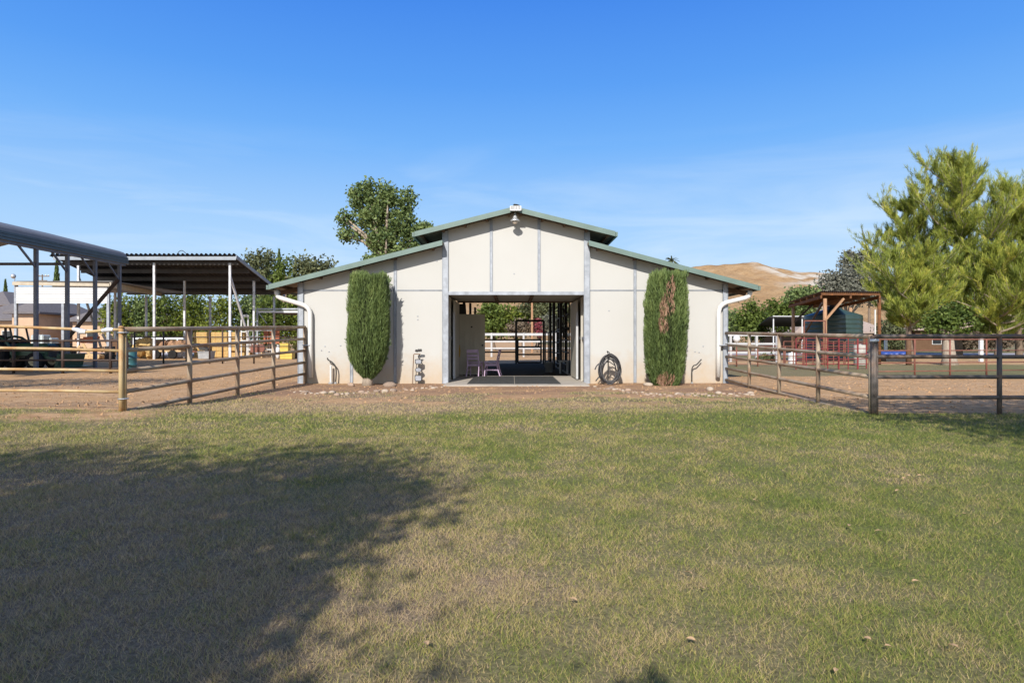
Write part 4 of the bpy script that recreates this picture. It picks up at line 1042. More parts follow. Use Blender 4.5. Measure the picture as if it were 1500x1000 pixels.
MB().tube(curve([(X(250, 42), 42, zh0-.45), (X(262, 42), 42, zh0+.55), (X(272, 42), 42, zh0+.45), (X(284, 42), 42, zh0-.55)]), .02, 6).build('loose_wire', black_steel, hs2)

# bales
bale = MB().bevbox(-.55, .55, -.25, .25, 0, .42, .03)
b0 = thing('straw_bale', 'x', 'bale', (0,0,0), 'golden bales stacked in the hay shelter'); bale.build('bale_body', straw_m, b0); twine_m = M('orange_twine', (.5,.2,.05), .8)
for xx in (-.25, .25): MB().box(xx-.008, xx+.008, -.256, .256, .0, .424).build('twine', twine_m, b0)
Yb = 45.0; first = True; rows = ['bottom', 'second', 'third', 'top']; cols = ['left', 'middle', 'right']
for r in range(4):
    for c in range(3):
        loc = (X(285, Yb) + .65 + c*1.16 + random.uniform(-.03, .03), Yb + random.uniform(-.12, .12), .425*r - .02*0)
        lab = '%s bale in the %s row of the golden stack' % (cols[c], rows[r])
        if first: b0.location = loc; b0['label'] = lab; first = False
        else: dup(b0, loc, random.uniform(-.04, .04), lab)
for i, (px, lab) in enumerate(((209, 'pale hay bale left of the hay trailer, upper one of two'), (218, 'pale hay bale lying lowest left of the hay trailer'))):
    Y = 42.5; dup(b0, (X(px, Y), Y + .3*i, .43 if i == 0 else 0), .3*i, lab)
    COL.objects[-1]
tl = thing('hay_trailer', 'flatbed trailer loaded with reddish brown hay under the shelter', 'trailer', (X(250, 41.5), 41.5, 0))
x0, x1 = X(226, 41.5), X(274, 41.5)
MB().box(x0, x1, 40.7, 42.4, .42, .52).build('deck', wood, tl)
ld = MB()
for k in range(7): ld.blob((x0+.25+(x1-x0-.5)*k/6, 41.5, .80), .3, .7, .34, k, .25, 10, 6)
ld.build('hay_load', brownhay, tl, smooth=False)
for x in (x0+.55, x1-.5): MB().lathe((x, 40.62, .27), [(.1,0),(.26,.01),(.27,.05),(.27,.16),(.24,.2)], 18, 'y').build('wheel', tyre_m, tl)
MB().tube([(x1, 41.5, .47), (x1+.7, 41.5, .4)], .04, 8).build('drawbar', fence_rust, tl)
# assorted yard items
def barrel(px, py, s, m, lab, h=1.0, name='barrel'):
    Y = Yg(py); t = thing(name, lab, 'barrel', (X(px, Y), Y, 0))
    r = .29*s; H = .88*s*h
    MB().lathe((X(px,Y), Y, 0), [(r*.94,0),(r,.03),(r*.97,H*.32),(r*1.03,H*.34),(r*.97,H*.36),(r*.97,H*.64),(r*1.03,H*.66),(r*.97,H*.68),(r,H*.97),(r*.95,H)], 18).build('drum', m, t, smooth=True)
    MB().lathe((X(px,Y), Y, H+.002), [(r*.9,0),(r*.9,.012),(r*.3,.014),(r*.12,.05),(r*.1,.05)], 16).build('lid', m, t)
    return t
barrel(191, 545, .75, teal_m, 'teal plastic drum behind the left gate post', 1.15)
barrel(263, 523, .8, white_paint, 'white plastic drum beside the hay trailer', 1.5)
barrel(1160, 533, .6, white_paint, 'white plastic drum at the foot of the timber shelter')
barrel(1260, 535, .95, M('cream_plastic', (.36,.34,.30), .7, 0, .2, 4), 'dusty cream drum in front of the dark water tank', 1.1)
def crate(px, py, w, h, z, m, lab, cat='crate'):
    Y = Yg(py); x = X(px, Y); t = thing('plastic_crate', lab, cat, (x, Y, z))
    sh = MB(); a = w/2
    sh.box(x-a, x+a, Y-a*.8, Y-a*.8+.03, z, z+h); sh.box(x-a, x+a, Y+a*.8-.03, Y+a*.8, z, z+h)
    sh.box(x-a, x-a+.03, Y-a*.8+.031, Y+a*.8-.031, z, z+h); sh.box(x+a-.03, x+a, Y-a*.8+.031, Y+a*.8-.031, z, z+h); sh.box(x-a+.031, x+a-.031, Y-a*.8+.031, Y+a*.8-.031, z+.001, z+.03)
    sh.build('shell', m, t)
    rb = MB(); rb.box(x-a-.02, x+a+.02, Y-a*.8-.025, Y-a*.8-.001, z+h-.06, z+h+.002); rb.box(x-a-.015, x+a+.015, Y-a*.8-.02, Y-a*.8-.001, z+h*.45, z+h*.52); rb.build('rim_band', m, t)
    return t
crate(421, 525.5, .74, .43, 0, yellow_m, 'wide yellow crate at the bottom of the pair by the barn corner')
crate(417.5, 525.5, .50, .52, .44, yellow_m, 'tall yellow crate stacked on top near the barn corner')
for i, (a, b, lab) in enumerate(((386, 393, 'narrow terracotta red panel standing behind the yard fence'), (395, 409, 'wide terracotta red panel standing behind the yard fence'))):
    Y = 46.0; t = thing('red_panel', lab, 'panel', (X((a+b)/2, Y), Y, 0))
    MB().box(X(a,Y), X(b,Y), Y, Y+.12, .9, Z(477,Y)).build('board', terra, t); 
    for px in (a+.6, b-.6): MB().box(X(px,Y)-.03, X(px,Y)+.03, Y+.02, Y+.1, 0, .9).build('leg', fence_black, t)
for i, (px, py, lab) in enumerate(((400.5, 526, 'white feed sack slumped left beside the yellow crates'), (407, 525, 'white feed sack standing right beside the yellow crates'))):
    Y = Yg(py); mb = MB(); mb.blob((X(px,Y), Y, .38), .15, .14, .40, 8+i, .12, 12, 9); mb.tube([(X(px,Y), Y, .70), (X(px,Y)+.03, Y, .84)], [.06,.09], 8)
    tag(mb.build('feed_sack', white_paint, smooth=True), lab, 'sack')
for i, (px, z, lab) in enumerate(((430, 0, 'black tyre lying at the barn corner'), (428.5, .22, 'black tyre on top of another by the barn corner'))):
    Y = 41.5; mb = MB(); mb.lathe((X(px,Y), Y, z), [(.19,.03),(.30,0),(.33,.04),(.33,.17),(.30,.21),(.19,.18),(.19,.03)], 20)
    tag(mb.build('tyre', tyre_m), lab, 'tyre')
tr = thing('grey_trough', 'grey plastic water trough in front of the golden bales', 'trough', (X(303, 40), 40, 0))
x0, x1 = X(294, 40), X(312, 40)
MB().prism_y([(x0+.05,.02),(x1-.05,.02),(x1,.42),(x0,.42)], 39.6, 40.3).build('tub', grey_m, tr); MB().bevbox(x0-.03, x1+.03, 39.56, 40.34, .421, .47, .01).build('rim', grey_m, tr)
wb = thing('wheelbarrow', 'dark wheelbarrow tipped against the golden bales', 'wheelbarrow', (X(300, 42.5), 42.5, 0))
xw = X(300, 42.5)
MB().prism_y([(xw-.45,.95),(xw+.35,.55),(xw+.28,.45),(xw-.2,.5)], 42.2, 42.75).build('tray', iron_m, wb)
MB().lathe((xw+.45, 42.42, .18), [(.05,0),(.17,.01),(.18,.05),(.17,.09)], 14, 'y').build('wheel', tyre_m, wb)
for yy_ in (42.22, 42.72): MB().tube([(xw+.45, 42.46, .18), (xw+.1, yy_, .45), (xw-.75, yy_, .8)], .02, 6).build('handle', wood, wb); MB().tube([(xw-.2, yy_, .5), (xw-.3, yy_, 0)], .018, 6).build('leg', iron_m, wb)
# white pipe racks
def rack(px0, px1, py0, Y, lab, rows_):
    t = thing('pipe_rack', lab, 'rack', (X(px0, Y), Y, 0))
    for px in (px0, px1): MB().tube([(X(px,Y), Y, 0), (X(px,Y), Y, Z(py0,Y))], .045, 8).build('upright', white_paint, t)
    for py in rows_: MB().tube([(X(px0,Y), Y, Z(py,Y)), (X(px1,Y), Y, Z(py,Y))], .04, 8).build('crossbar', white_paint, t)
rack(353.5, 363.5, 461.5, 44.5, 'tall narrow white pipe frame behind the yard fence', (461.5, 463.5, 486, 499))
rack(362, 401, 483.5, 43.6, 'low wide white pipe rack behind the yard fence', (483.8, 493.5, 499, 512))
gd = thing('pump_engine', 'small rusty pump engine under the white pipe rack', 'pump', (X(376, 43), 43, 0))
xg = X(376, 43)
MB().bevbox(xg-.35, xg+.15, 42.8, 43.3, .35, .85, .04).build('engine_block', fence_rust, gd); MB().lathe((xg+.35, 42.8, .62), [(.05,0),(.24,.01),(.26,.06),(.24,.1)], 16, 'y').build('flywheel', fence_rust, gd)
MB().tube([(xg-.1, 43, .85), (xg-.1, 43, 1.25), (xg+.1, 43, 1.35)], .04, 8).build('exhaust_pipe', iron_m, gd)
for xx in (xg-.4, xg+.4): MB().box(xx-.04, xx+.04, 42.75, 43.35, 0, .35).build('leg', wood, gd)
lr = thing('lean_to', 'low flat-roofed lean-to with pale edge beams behind the barn corner', 'shelter', (X(410, 46), 46, 0))
MB().bar((X(378,45), 45, Z(452.5,45)), (X(452,45), 45, Z(452.5,45)), .05, .10).build('edge_beam', galv, lr); MB().bar((X(378,45), 45, Z(456.6,45)), (X(452,45), 45, Z(456.6,45)), .05, .12).build('edge_beam', white_paint, lr)
MB().box(X(385,45), X(452,45), 45.1, 50.5, Z(457,45), Z(457,45)+.06).build('roof_sheet', M('brown_sheet', (.12,.09,.07), .7), lr)
for px in (377, 452): MB().box(X(px,45)-.05, X(px,45)+.05, 44.95, 45.05, 0, Z(451,45)).build('post', galv, lr)
for px in (412, 452): MB().box(X(px,45)-.05, X(px,45)+.05, 50.0, 50.1, 0, Z(457,45)).build('post', galv, lr)
MB().tube([(X(378,45), 45, Z(457,45)), (X(391,45), 45, Z(474,45))], .03, 6).build('brace', galv, lr)

# tractor under the carport
def tractor():
    Y = 25.6; x0 = X(34, Y)
    t = thing('tractor', 'dark green tractor with a canopy parked at the left edge', 'tractor', (x0, Y, 0))
    MB().bevbox(x0-.15, x0+1.15, Y-.33, Y+.33, .55, 1.02, .08).build('hood', tractor_green, t)
    MB().bevbox(x0+1.152, x0+1.22, Y-.28, Y+.28, .5, .95, .03).build('grille', iron_m, t)
    MB().bevbox(x0-1.1, x0-.152, Y-.36, Y+.36, .45, .80, .05).build('chassis', tractor_green, t)
    def wheel(x, y, r, w):
        o = MB().lathe((x, y, r), [(r*.55,0),(r*.9,-.02),(r,.03),(r,w-.03),(r*.9,w+.02),(r*.55,w)], 26, 'y').build('wheel', tyre_m, t)
        MB().lathe((x, y-.035, r), [(r*.12,-.03),(r*.2,-.02),(r*.25,.01),(r*.5,.0),(r*.54,.05)], 20, 'y').build('rim', rim_m, o)
    for y in (Y-.75, Y+.45): wheel(x0-.75, y, .58, .32)
    for y in (Y-.62, Y+.42): wheel(x0+.85, y, .34, .22)
    for y in (Y-.55, Y+.55):
        MB().tube([(x0-.75+.72*math.cos(a*math.pi/8), y, .58+.72*math.sin(a*math.pi/8)) for a in range(9)], .05, 6).build('fender', tractor_green, t)
    MB().bevbox(x0-.95, x0-.45, Y-.25, Y+.25, .86, .98, .04).build('seat', darkstuff, t); MB().bevbox(x0-1.0, x0-.9, Y-.25, Y+.25, .98, 1.35, .03).build('seat_back', darkstuff, t)
    for yy_ in (Y-.42, Y+.42): MB().box(x0-1.05, x0-.98, yy_-.03, yy_+.03, .8, 1.62).build('canopy_post', black_steel, t); MB().bar((x0-.05, yy_, .95), (x0-.2, yy_, 1.62), .05).build('canopy_post', black_steel, t)
    MB().bevbox(x0-1.25, x0+.05, Y-.6, Y+.6, 1.62, 1.70, .04).build('canopy', tractor_green, t)
    MB().tube([(x0-.05, Y, .98), (x0-.25, Y, 1.15)], .02, 6).build('steering_column', iron_m, t); MB().lathe((x0-.27, Y, 1.16), [(.17,0),(.19,.015),(.17,.03),(.15,.015),(.17,0)], 16).build('steering_wheel', darkstuff, t)
    MB().bar((x0+.3, Y-.45, .75), (x0+1.75, Y-.45, .35), .07, .1).build('loader_arm', tractor_green, t); MB().bar((x0+.3, Y+.45, .75), (x0+1.75, Y+.45, .35), .07, .1).build('loader_arm', tractor_green, t)
    MB().prism_y([(x0+1.72,.08),(x0+2.25,.08),(x0+2.28,.12),(x0+1.85,.18),(x0+1.95,.62),(x0+1.85,.62)], Y-.75, Y+.75).build('bucket', tractor_green, t)
tractor()
# pallets, lumber and logs
pal = thing('wooden_pallet', 'x', 'pallet', (0,0,0), 'wooden pallets stacked in the left yard')
mb = MB()
for k in range(6): mb.box(-.55+k*.19, -.55+k*.19+.14, -.45, .45, .10, .122)
mb.build('deck_board', wood, pal); mb = MB()
for y in (-.45, -.05, .35): mb.box(-.55, .55, y, y+.09, .02, .099)
mb.build('bearer', wood, pal); mb = MB()
for k in (0, 2.5, 5): mb.box(-.55+k*.19, -.55+k*.19+.14, -.45, .45, 0, .0195)
mb.build('bottom_board', wood, pal)
Yp = 39.6; pl = [(83, 0.0, 'lowest'), (83.5, .125, 'second lowest'), (83, .25, 'middle'), (82.5, .375, 'second from top'), (84, .5, 'topmost')]
for i, (px, z, w_) in enumerate(pl):
    lab = '%s wooden pallet of the stack beside the tractor' % w_
    loc = (X(px, Yp), Yp, z)
    if i == 0: pal.location = loc; pal['label'] = lab
    else: dup(pal, loc, random.uniform(-.06, .06), lab)
# lumber heap : planks as single things
Yl = 40.2
pls = [((104,527),(117,506),'pale plank leaning steeply left of the lumber heap'), ((121,503),(131,519),'pale plank leaning right on the lumber heap'), ((98,520),(150,523),'long plank lying across the lumber heap'), ((110,497),(143,498),'reddish long plank on top of the lumber heap'), ((112,500.5),(142,501),'second reddish plank near the top of the heap'), ((150,489),(163,513),'grey plank leaning behind the carport post'), ((157,487),(168,500),'thin grey plank leaning right of the carport post'), ((116,519),(146,527),'short plank poking out low in the lumber heap'), ((100,512),(126,509),'long plank at mid height of the lumber heap'), ((118,513),(150,509.5),'crooked plank at the right of the lumber heap'), ((122,495),(146,494),'uppermost reddish plank of the heap')]
for i, (a, b, lab) in enumerate(pls):
    Y = Yl + .15*i - .5
    o = MB().bar(at(a[0], a[1], Y), at(b[0], b[1], Y+.1), .05, .14).build('timber_plank', terra if 'reddish' in lab else (grey_m if 'grey' in lab else wood)); tag(o, lab, 'plank', 'planks in the lumber heap')
lg = [(124,524,.16),(131,525,.18),(138,524.5,.16),(128,519.5,.15),(135,519,.17),(142,526,.15)]
for i, (px, py, r) in enumerate(lg):
    Y = Yl - .9; z = max(r, Z(py+4, Y)+r*.2); o = MB().lathe((X(px,Y), Y, z), [(r*.5,-.005),(r*.92,0),(r,.02),(r,.5),(r*.92,.52)], 12, 'y').build('firewood_log', wood)
    tag(o, 'cut firewood log end in the low pile below the planks', 'log', 'firewood logs below the planks')
bin_m = M('rusted_dark_bin', (.045,.04,.035), .9, 0, .3, 4)
hp = thing('scrap_bin', 'low dark scrap bin under the lumber heap', 'bin', (X(125, 41), 41, 0)); MB().prism_y([(X(96,41),.03),(X(152,41),.03),(X(154,41),.30),(X(94,41),.30)], 40.6, 42.4).build('bin_body', bin_m, hp); MB().box(X(93,41), X(155,41), 40.5, 40.58, .26, .34).build('rim', fence_rust, hp)
cb = thing('metal_grate', 'dark slatted metal grate leaning by the carport end post', 'grate', (X(160, 38.6), 38.6, 0))
for k in range(7): MB().bar((X(151+k*3.0,38.6), 38.6, .72), (X(157+k*3.0,38.6), 39.0, .02), .04).build('slat', iron_m, cb)
MB().bar((X(150.5,38.6), 38.58, .74), (X(170,38.6), 38.58, .74), .05).build('top_bar', iron_m, cb)

hy = thing('hay_pile', 'loose mound of pale yellow hay behind the left gate post', 'hay', (X(216, 41), 41, 0)); mb = MB()
for k in range(9): mb.blob((X(206+2.4*k, 41), 41+random.uniform(-.3,.3), .55+.22*math.sin(k*.42)+random.uniform(0,.12)), .36, .5, .5, 80+k, .3, 12, 8)
mb.build('hay_mound', straw_m, hy)
for i, (px, z0, lab) in enumerate(((74, .0, 'dark green lidded bin standing right of the tractor'), (90, .0, 'dark green lidded bin half hidden by the carport post'))):
    Y = 31.5 + .4*i; x = X(px, Y); t = thing('wheeled_bin', lab, 'bin', (x, Y, 0))
    MB().prism_y([(x-.24,.05),(x+.24,.05),(x+.30,.92),(x-.30,.92)], Y-.3, Y+.3).build('bin_body', tractor_green, t); MB().bevbox(x-.33, x+.33, Y-.34, Y+.34, .921, .99, .02).build('lid', iron_m, t)
    for sx in (-.2, .2): MB().lathe((x+sx, Y+.25, .08), [(.05,-.03),(.08,-.02),(.08,.02),(.05,.03)], 12, 'x').build('wheel', tyre_m, t)
for i, (px, lab) in enumerate(((174, 'left leg frame of white step ladder shape beside the gate post'),)):
    Y = 36.0; t = thing('step_ladder', 'white step ladder standing behind the left gate post', 'ladder', (X(176,Y), Y, 0))
    for a, b in ((171, 175.5), (182, 177.5)): MB().bar((X(a,Y), Y, 0), (X(b,Y), Y, 1.55), .06).build('rail', white_paint, t); MB().bar((X(a,Y), Y+.35, 0), (X(b,Y), Y+.35, 1.55), .06).build('rail', white_paint, t)
    for k in range(1, 5): f = k/5; MB().box(X(171+4.5*f,Y), X(182-4.5*f,Y), Y-.03, Y+.38, 1.55*f-.02, 1.55*f+.02).build('step', white_paint, t)
for i, (px, py, lab) in enumerate(((104, 530, 'dark oil drum left of the lumber heap'), (161, 528, 'dark oil drum right of the lumber heap'))): barrel(px, py, .9, bin_m, lab)
for i, (px, zt_, lab) in enumerate(((60, 1.55, 'pale tote box behind the tractor, left one'), (72, 1.35, 'pale tote box behind the tractor, right one'))):
    Y = 44.0 + .5*i; x = X(px, Y); t = thing('liquid_tote', lab, 'tote', (x, Y, 0))
    MB().bevbox(x-.42, x+.42, Y-.4, Y+.4, .16, zt_-.05, .06).build('tank_body', M('pale_plastic', (.42,.47,.46), .4), t); MB().box(x-.5, x+.5, Y-.48, Y+.48, 0, .15).build('base', wood, t)
    for k in range(5): MB().box(x-.45+k*.215, x-.43+k*.215, Y-.45, Y-.43, .151, zt_).build('cage_bar', galv, t)
t = thing('stall_board', 'rusty brown board panel standing behind the right of the lumber heap', 'panel', (X(168, 38), 38, 0))
MB().bar((X(160,38), 38, .75), (X(186,38), 38, .75), .06, .9).build('board', stucco_dark, t)
for px in (162, 184): MB().box(X(px,38)-.05, X(px,38)+.05, 38.04, 38.12, 0, 1.25).build('post', bin_m, t)
# pole shed with a white slatted screen
ps = thing('pole_shed', 'open pole shed with a beige beam and white slatted screen at the left', 'shed', (X(90, 37), 37, 0))
yq = 37.0
MB().prism_y([(X(18,yq), Z(417.5,yq)), (X(160,yq), Z(419.5,yq)), (X(160,yq), Z(415,yq)), (X(18,yq), Z(412.5,yq))], yq, yq+.1).build('front_beam', M('beige_beam', (.42,.36,.27), .7), ps)
MB().bar((X(160,yq)+.03, yq+.05, Z(417,yq)), (X(236,46), 46, Z(431,46)), .08, .28).build('side_beam', M('beige_side_beam', (.42,.36,.27), .7), ps)
mb = MB()
for k in range(7):
    z = Z(444, yq) + (Z(419.6, yq)-Z(444, yq))*(k+.5)/7; mb.prism_y([(X(21.5,yq), z-.066), (X(155,yq), z-.066), (X(155,yq), z+.05), (X(21.5,yq), z+.05)], yq+.12, yq+.135)
mb.build('slat_screen', white_paint, ps)
for px in (19.5, 89, 155.5): MB().box(X(px,yq)-.07, X(px,yq)+.07, yq+.14, yq+.28, -.1, Z(415,yq)).build('post', galv, ps)
MB().box(X(21.5,yq), X(155,yq), yq+.136, yq+.15, Z(444,yq), Z(419.6,yq)).build('slat_gap_shade', M('painted_gap_shade', (.16,.16,.17), .8), ps)  # grey sheet that paints the shade in the gaps between the slats
MB().box(X(18,yq), X(160,yq), yq+.3, yq+9, Z(412,yq), Z(412,yq)+.05).build('roof_sheet', carport_top, ps)

def hipcloud(): pass
def hip(mb, x0, x1, y0, y1, ze, zr, ov=.5):
    x0 -= ov; x1 += ov; y0 -= ov; y1 += ov
    if x1-x0 >= y1-y0:
        h = (y1-y0)/2; a, b = (x0+h*.95, (y0+y1)/2, zr), (x1-h*.95, (y0+y1)/2, zr)
    else:
        h = (x1-x0)/2; a, b = ((x0+x1)/2, y0+h*.95, zr), ((x0+x1)/2, y1-h*.95, zr)
    v = [(x0,y0,ze),(x1,y0,ze),(x1,y1,ze),(x0,y1,ze), a, b, (x0,y0,ze-.18),(x1,y0,ze-.18),(x1,y1,ze-.18),(x0,y1,ze-.18)]
    if x1-x0 >= y1-y0: f = [(0,1,5,4),(1,2,5),(2,3,4,5),(3,0,4)]
    else: f = [(0,1,4),(1,2,5,4),(2,3,5),(3,0,4,5)]
    f += [(0,6,7,1),(1,7,8,2),(2,8,9,3),(3,9,6,0),(6,9,8,7)]
    mb.add(v, f)
def house(label, blocks, Y, rm, wm, windows=(), loc=None):
    t = thing('house', label, 'house', (blocks[0][0], Y, 0))
    for (x0, x1, y0, y1, ze, zr) in blocks:
        MB().box(x0, x1, y0, y1, -.1, ze-.2).build('wall', wm, t)
        mb = MB(); hip(mb, x0, x1, y0, y1, ze, zr); mb.build('roof', rm, t)
    for (xa_, xb_, yw, za, zb_) in windows:
        f = MB().box(xa_-.06, xb_+.06, yw-.05, yw-.005, za-.06, zb_+.06).build('window', white_paint, t)
        MB().box(xa_, xb_, yw-.065, yw-.051, za, zb_).build('pane', glass_dark, f)
    return t
Yh = 62.0
house('tan stucco house with grey tiled hip roofs behind the left yard',
  [(X(-60,Yh), X(36,Yh), Yh, Yh+9, Z(467,Yh), Z(441,Yh)), (X(52,Yh+2), X(88,Yh+2), Yh-1, Yh+7, Z(457.5,Yh), Z(440,Yh)), (X(96,Yh), X(168,Yh), Yh+1, Yh+10, Z(468,Yh), Z(443,Yh))],
  Yh, tile, stucco, [(X(4,Yh), X(18,Yh), Yh, .9, 2.0), (X(118,Yh), X(130,Yh), Yh+1, .9, 2.1)])
house('lower tan house with a flat grey tiled roof behind the hay shelter', [(X(180,70), X(236,70), 70, 78, Z(470,70), Z(454,70))], 70, tile, stucco_dark, [(X(196,70), X(204,70), 70, .9, 2.0)])
o = thing('hill_house', 'distant dark-roofed house at the far left edge', 'house', (X(5,95), 95, 0)); MB().box(X(-60,95), X(14,95), 95, 104, 0, 6.2).build('wall', stucco, o); mb = MB(); hip(mb, X(-60,95), X(14,95), 95, 104, 6.3, Z(424,95)); mb.build('roof', tile, o)
up = thing('utility_pole', 'wooden utility pole with two crossarms behind the left house', 'utility pole', (X(62, 120), 120, 0))
MB().tube([(X(62,120), 120, 0), (X(62,120), 120, Z(402,120))], .16, 8, r2=.11).build('pole', bark, up)
for py, hw in ((404.5, 10), (411, 7)): MB().bar((X(62-hw,120), 120, Z(py,120)), (X(62+hw,120), 120, Z(py,120)), .12, .16).build('crossarm', bark, up)
mb = MB()
for k in (-9,-5,5,9): mb.lathe((X(62+k,120), 120, Z(404,120)), [(.07,0),(.1,.1),(.05,.25)], 8)
mb.build('insulator', white_paint, up)
wtw = thing('ball_finial', 'grey ball on a thin mast above the pole shed', 'finial', (X(19.5, 38), 38, 0))
MB().tube([(X(21.5,38), 38, 3.0), (X(21.5,38), 38, Z(407,38))], .025, 8).build('mast', galv, wtw); MB().lathe((X(19.5,38), 38, Z(404.5,38)), [(.02,-.14),(.10,-.10),(.14,0),(.10,.10),(.02,.14)], 14).build('ball', lamp_metal, wtw, smooth=True)
white_l = thing('white_fence', 'low white rail fence behind the hay trailer', 'fence', (X(200,58), 58, 0))
for p in (196, 212, 228, 244, 260, 276): MB().box(X(p,58)-.06, X(p,58)+.06, 57.95, 58.07, 0, 1.35).build('post', white_paint, white_l)
for z in (.5, .9, 1.3): MB().box(X(196,58), X(276,58), 57.9, 57.945, z-.08, z+.08).build('rail', white_paint, white_l)

# ------------------------------------------------------------------ right side : timber shelter, tank, houses
ts = thing('timber_shelter', 'rust-roofed timber pole shelter beside the dark water tank', 'shelter', (X(1208, 30.5), 30.5, 0))
yf0 = 30.5; A = at(1203, 430.5, yf0); B = (X(1296, yf0), yf0+.4, A[2]+.02); Cc = (X(1156, 37.5), 37.5, Z(445.5, 37.5)); Dd = (Cc[0]+B[0]-A[0], 37.9, Cc[2])
n = 30; mb = MB(); v0 = []; v1 = []
for k in range(n*2+1):
    t_ = k/(n*2); h = .0 if k % 2 else .045
    v0.append((A[0]+(B[0]-A[0])*t_, A[1]+(B[1]-A[1])*t_-.12, A[2]+.1+h)); v1.append((Cc[0]+(Dd[0]-Cc[0])*t_, Cc[1]+(Dd[1]-Cc[1])*t_+.1, Cc[2]+.1+h))
m_ = len(v0); mb.add(v0+v1, [(i,i+1,m_+i+1,m_+i) for i in range(m_-1)])
rfs = mb.build('roof_sheet', rusty_roof, ts, fix=False)
for k in range(6):
    t_ = k/5; a = Vector(A)+(Vector(Cc)-Vector(A))*t_; b = Vector(B)+(Vector(Dd)-Vector(B))*t_
    MB().bar(a, b, .05, .12).build('purlin', rust_dark, rfs)
for a, b in ((A, Cc), (B, Dd), ((Vector(A)+Vector(B))/2, (Vector(Cc)+Vector(Dd))/2)):
    a, b = Vector(a)-Vector((0,0,.14)), Vector(b)-Vector((0,0,.14)); MB().bar(a, b, .08, .14).build('rafter', rust_dark, rfs)
for (px, Y, zt_) in ((1208.5, 30.7, A[2]-.2), (1162, 36.8, Cc[2]-.2), (1246, 37.6, Cc[2]-.2)):
    MB().tube([(X(px,Y), Y, -.1), (X(px,Y), Y, zt_)], .10, 9, r2=.085).build('post', rusty_timber, ts, smooth=True)
MB().tube([(X(1288,31.2), 31.2, -.1), (X(1288,31.2), 31.2, A[2]-.2)], .08, 9).build('post', rust_dark, ts, smooth=True)
x = X(1208.5, 30.7)
MB().bar((x, 30.65, 2.1), (x+.85, 30.65, A[2]-.2), .09).build('brace', rusty_timber, ts)
MB().bar((x-.02, 30.9, 2.9), (X(1170, 35), 35.5, .6), .09).build('brace', fence_black, ts)
MB().bar((X(1162,36.8), 36.8, 2.1), (X(1183,36.8), 36.2, Cc[2]-.1), .09).build('brace', fence_black, ts)
tk = thing('water_tank', 'large dark teal ribbed water tank with a low conical top', 'tank', (X(1240, 36.5), 36.5, 0))
rt = (X(1281, 36.5)-X(1199, 36.5))/2; zt_ = Z(462, 36.5)
pr_ = [(rt*.98, -.05)]; k_ = 10
for k in range(k_):
    z0 = zt_*k/k_; z1 = zt_*(k+1)/k_; pr_ += [(rt, z0+.02), (rt, z1-.06), (rt*.985, z1-.03)]
pr_ += [(rt*1.0, zt_), (rt*.97, zt_+.06), (rt*.3, zt_+.42), (rt*.28, zt_+.5), (.02, zt_+.52)]
MB().lathe((X(1240,36.5), 36.5+rt, 0), pr_, 48).build('tank_shell', tank_teal, tk, smooth=True)
MB().lathe((X(1240,36.5), 36.5+rt, zt_+.50), [(.35,0),(.36,.08),(.3,.12),(.02,.14)], 20).build('tank_lid', iron_m, tk)
MB().tube([(X(1279,36.3), 36.1, 0), (X(1279,36.3), 36.1, zt_+.3)], .04, 8).build('inlet_pipe', white_pipe, tk)
ss = thing('shade_shelter', 'low dark shade-cloth shelter on thin white poles behind the fence', 'shelter', (X(1150, 58), 58, 0))
v = [at(1127,463.5,54), at(1215,464,54), at(1215,477,66), at(1109,477,66)]
mb = MB(); mb.add(v + [(p[0],p[1],p[2]-.08) for p in v], [(0,1,2,3),(7,6,5,4),(0,4,5,1),(1,5,6,2),(2,6,7,3),(3,7,4,0)]); mb.build('shade_cloth', shade_cloth, ss)
for (px,py,Y) in ((1133,463.6,54.2),(1213,464,54.2),(1110,477,65.8),(1175,464,54.2)): MB().tube([(X(px,Y), Y, 0), (X(px,Y), Y, Z(py,Y))], .05, 8).build('pole', white_paint, ss)
MB().tube([at(1132,463.2,54.1), at(1214,463.6,54.1)], .045, 8).build('front_pole', white_paint, ss)
Yj = 78.0
house('long house with a big tan shingle roof behind the tank', [(X(1168,Yj), X(1300,Yj), Yj, Yj+12, Z(486,Yj), Z(446,Yj))], Yj, tile_tan, stucco_dark, [(X(1180,Yj), X(1190,Yj), Yj, .8, 1.7)])
house('low brown house with a tan roof behind the right trees', [(X(1326,Yj), X(1404,Yj), Yj-2, Yj+7, Z(482,Yj), Z(466,Yj))], Yj, tile_tan, stucco_dark, [(X(1350,Yj), X(1362,Yj), Yj-2, .7, 1.4)])
bt = thing('blue_trough', 'blue tarpaulin-covered trough near the rusty panel fence', 'trough', (X(1308, 38), 38, 0))
Y = Yg(529)
MB().prism_y([(X(1291,Y)+.05,0),(X(1329,Y)-.05,0),(X(1329,Y),.34),(X(1291,Y),.34)], Y-.4, Y+.5).build('tub', iron_m, bt)
mb = MB()
for k in range(5): mb.blob((X(1293+8.2*k,Y), Y, .40), .26, .5, .15, 60+k, .2, 10, 6)
mb.build('tarpaulin', blue_m, bt, smooth=True)
for i, (px, py, s, lab) in enumerate(((1356, 511, .45, 'pale landscape boulder left of the right tree trunk'), (1372, 509.5, .7, 'largest pale landscape boulder beside the right tree trunk'), (1386, 513, .3, 'small pale landscape boulder at the right tree trunk'))):
    Y = Yg(py+.5); o = bpy.data.objects.new('boulder', SM[2]); COL.objects.link(o); o.location = (X(px,Y), Y, -.05); o.scale = (s*1.5, s, s); tag(o, lab, 'boulder')
for k, (px, lab) in enumerate(((1331, 'dark reddish timber post right of the blue trough'),)):
    Y = Yg(534); tag(MB().tube([(X(px,Y), Y, -.1), (X(px,Y), Y, 1.3)], .13, 10, r2=.11).build('timber_post', stucco_dark, smooth=True), lab, 'post')
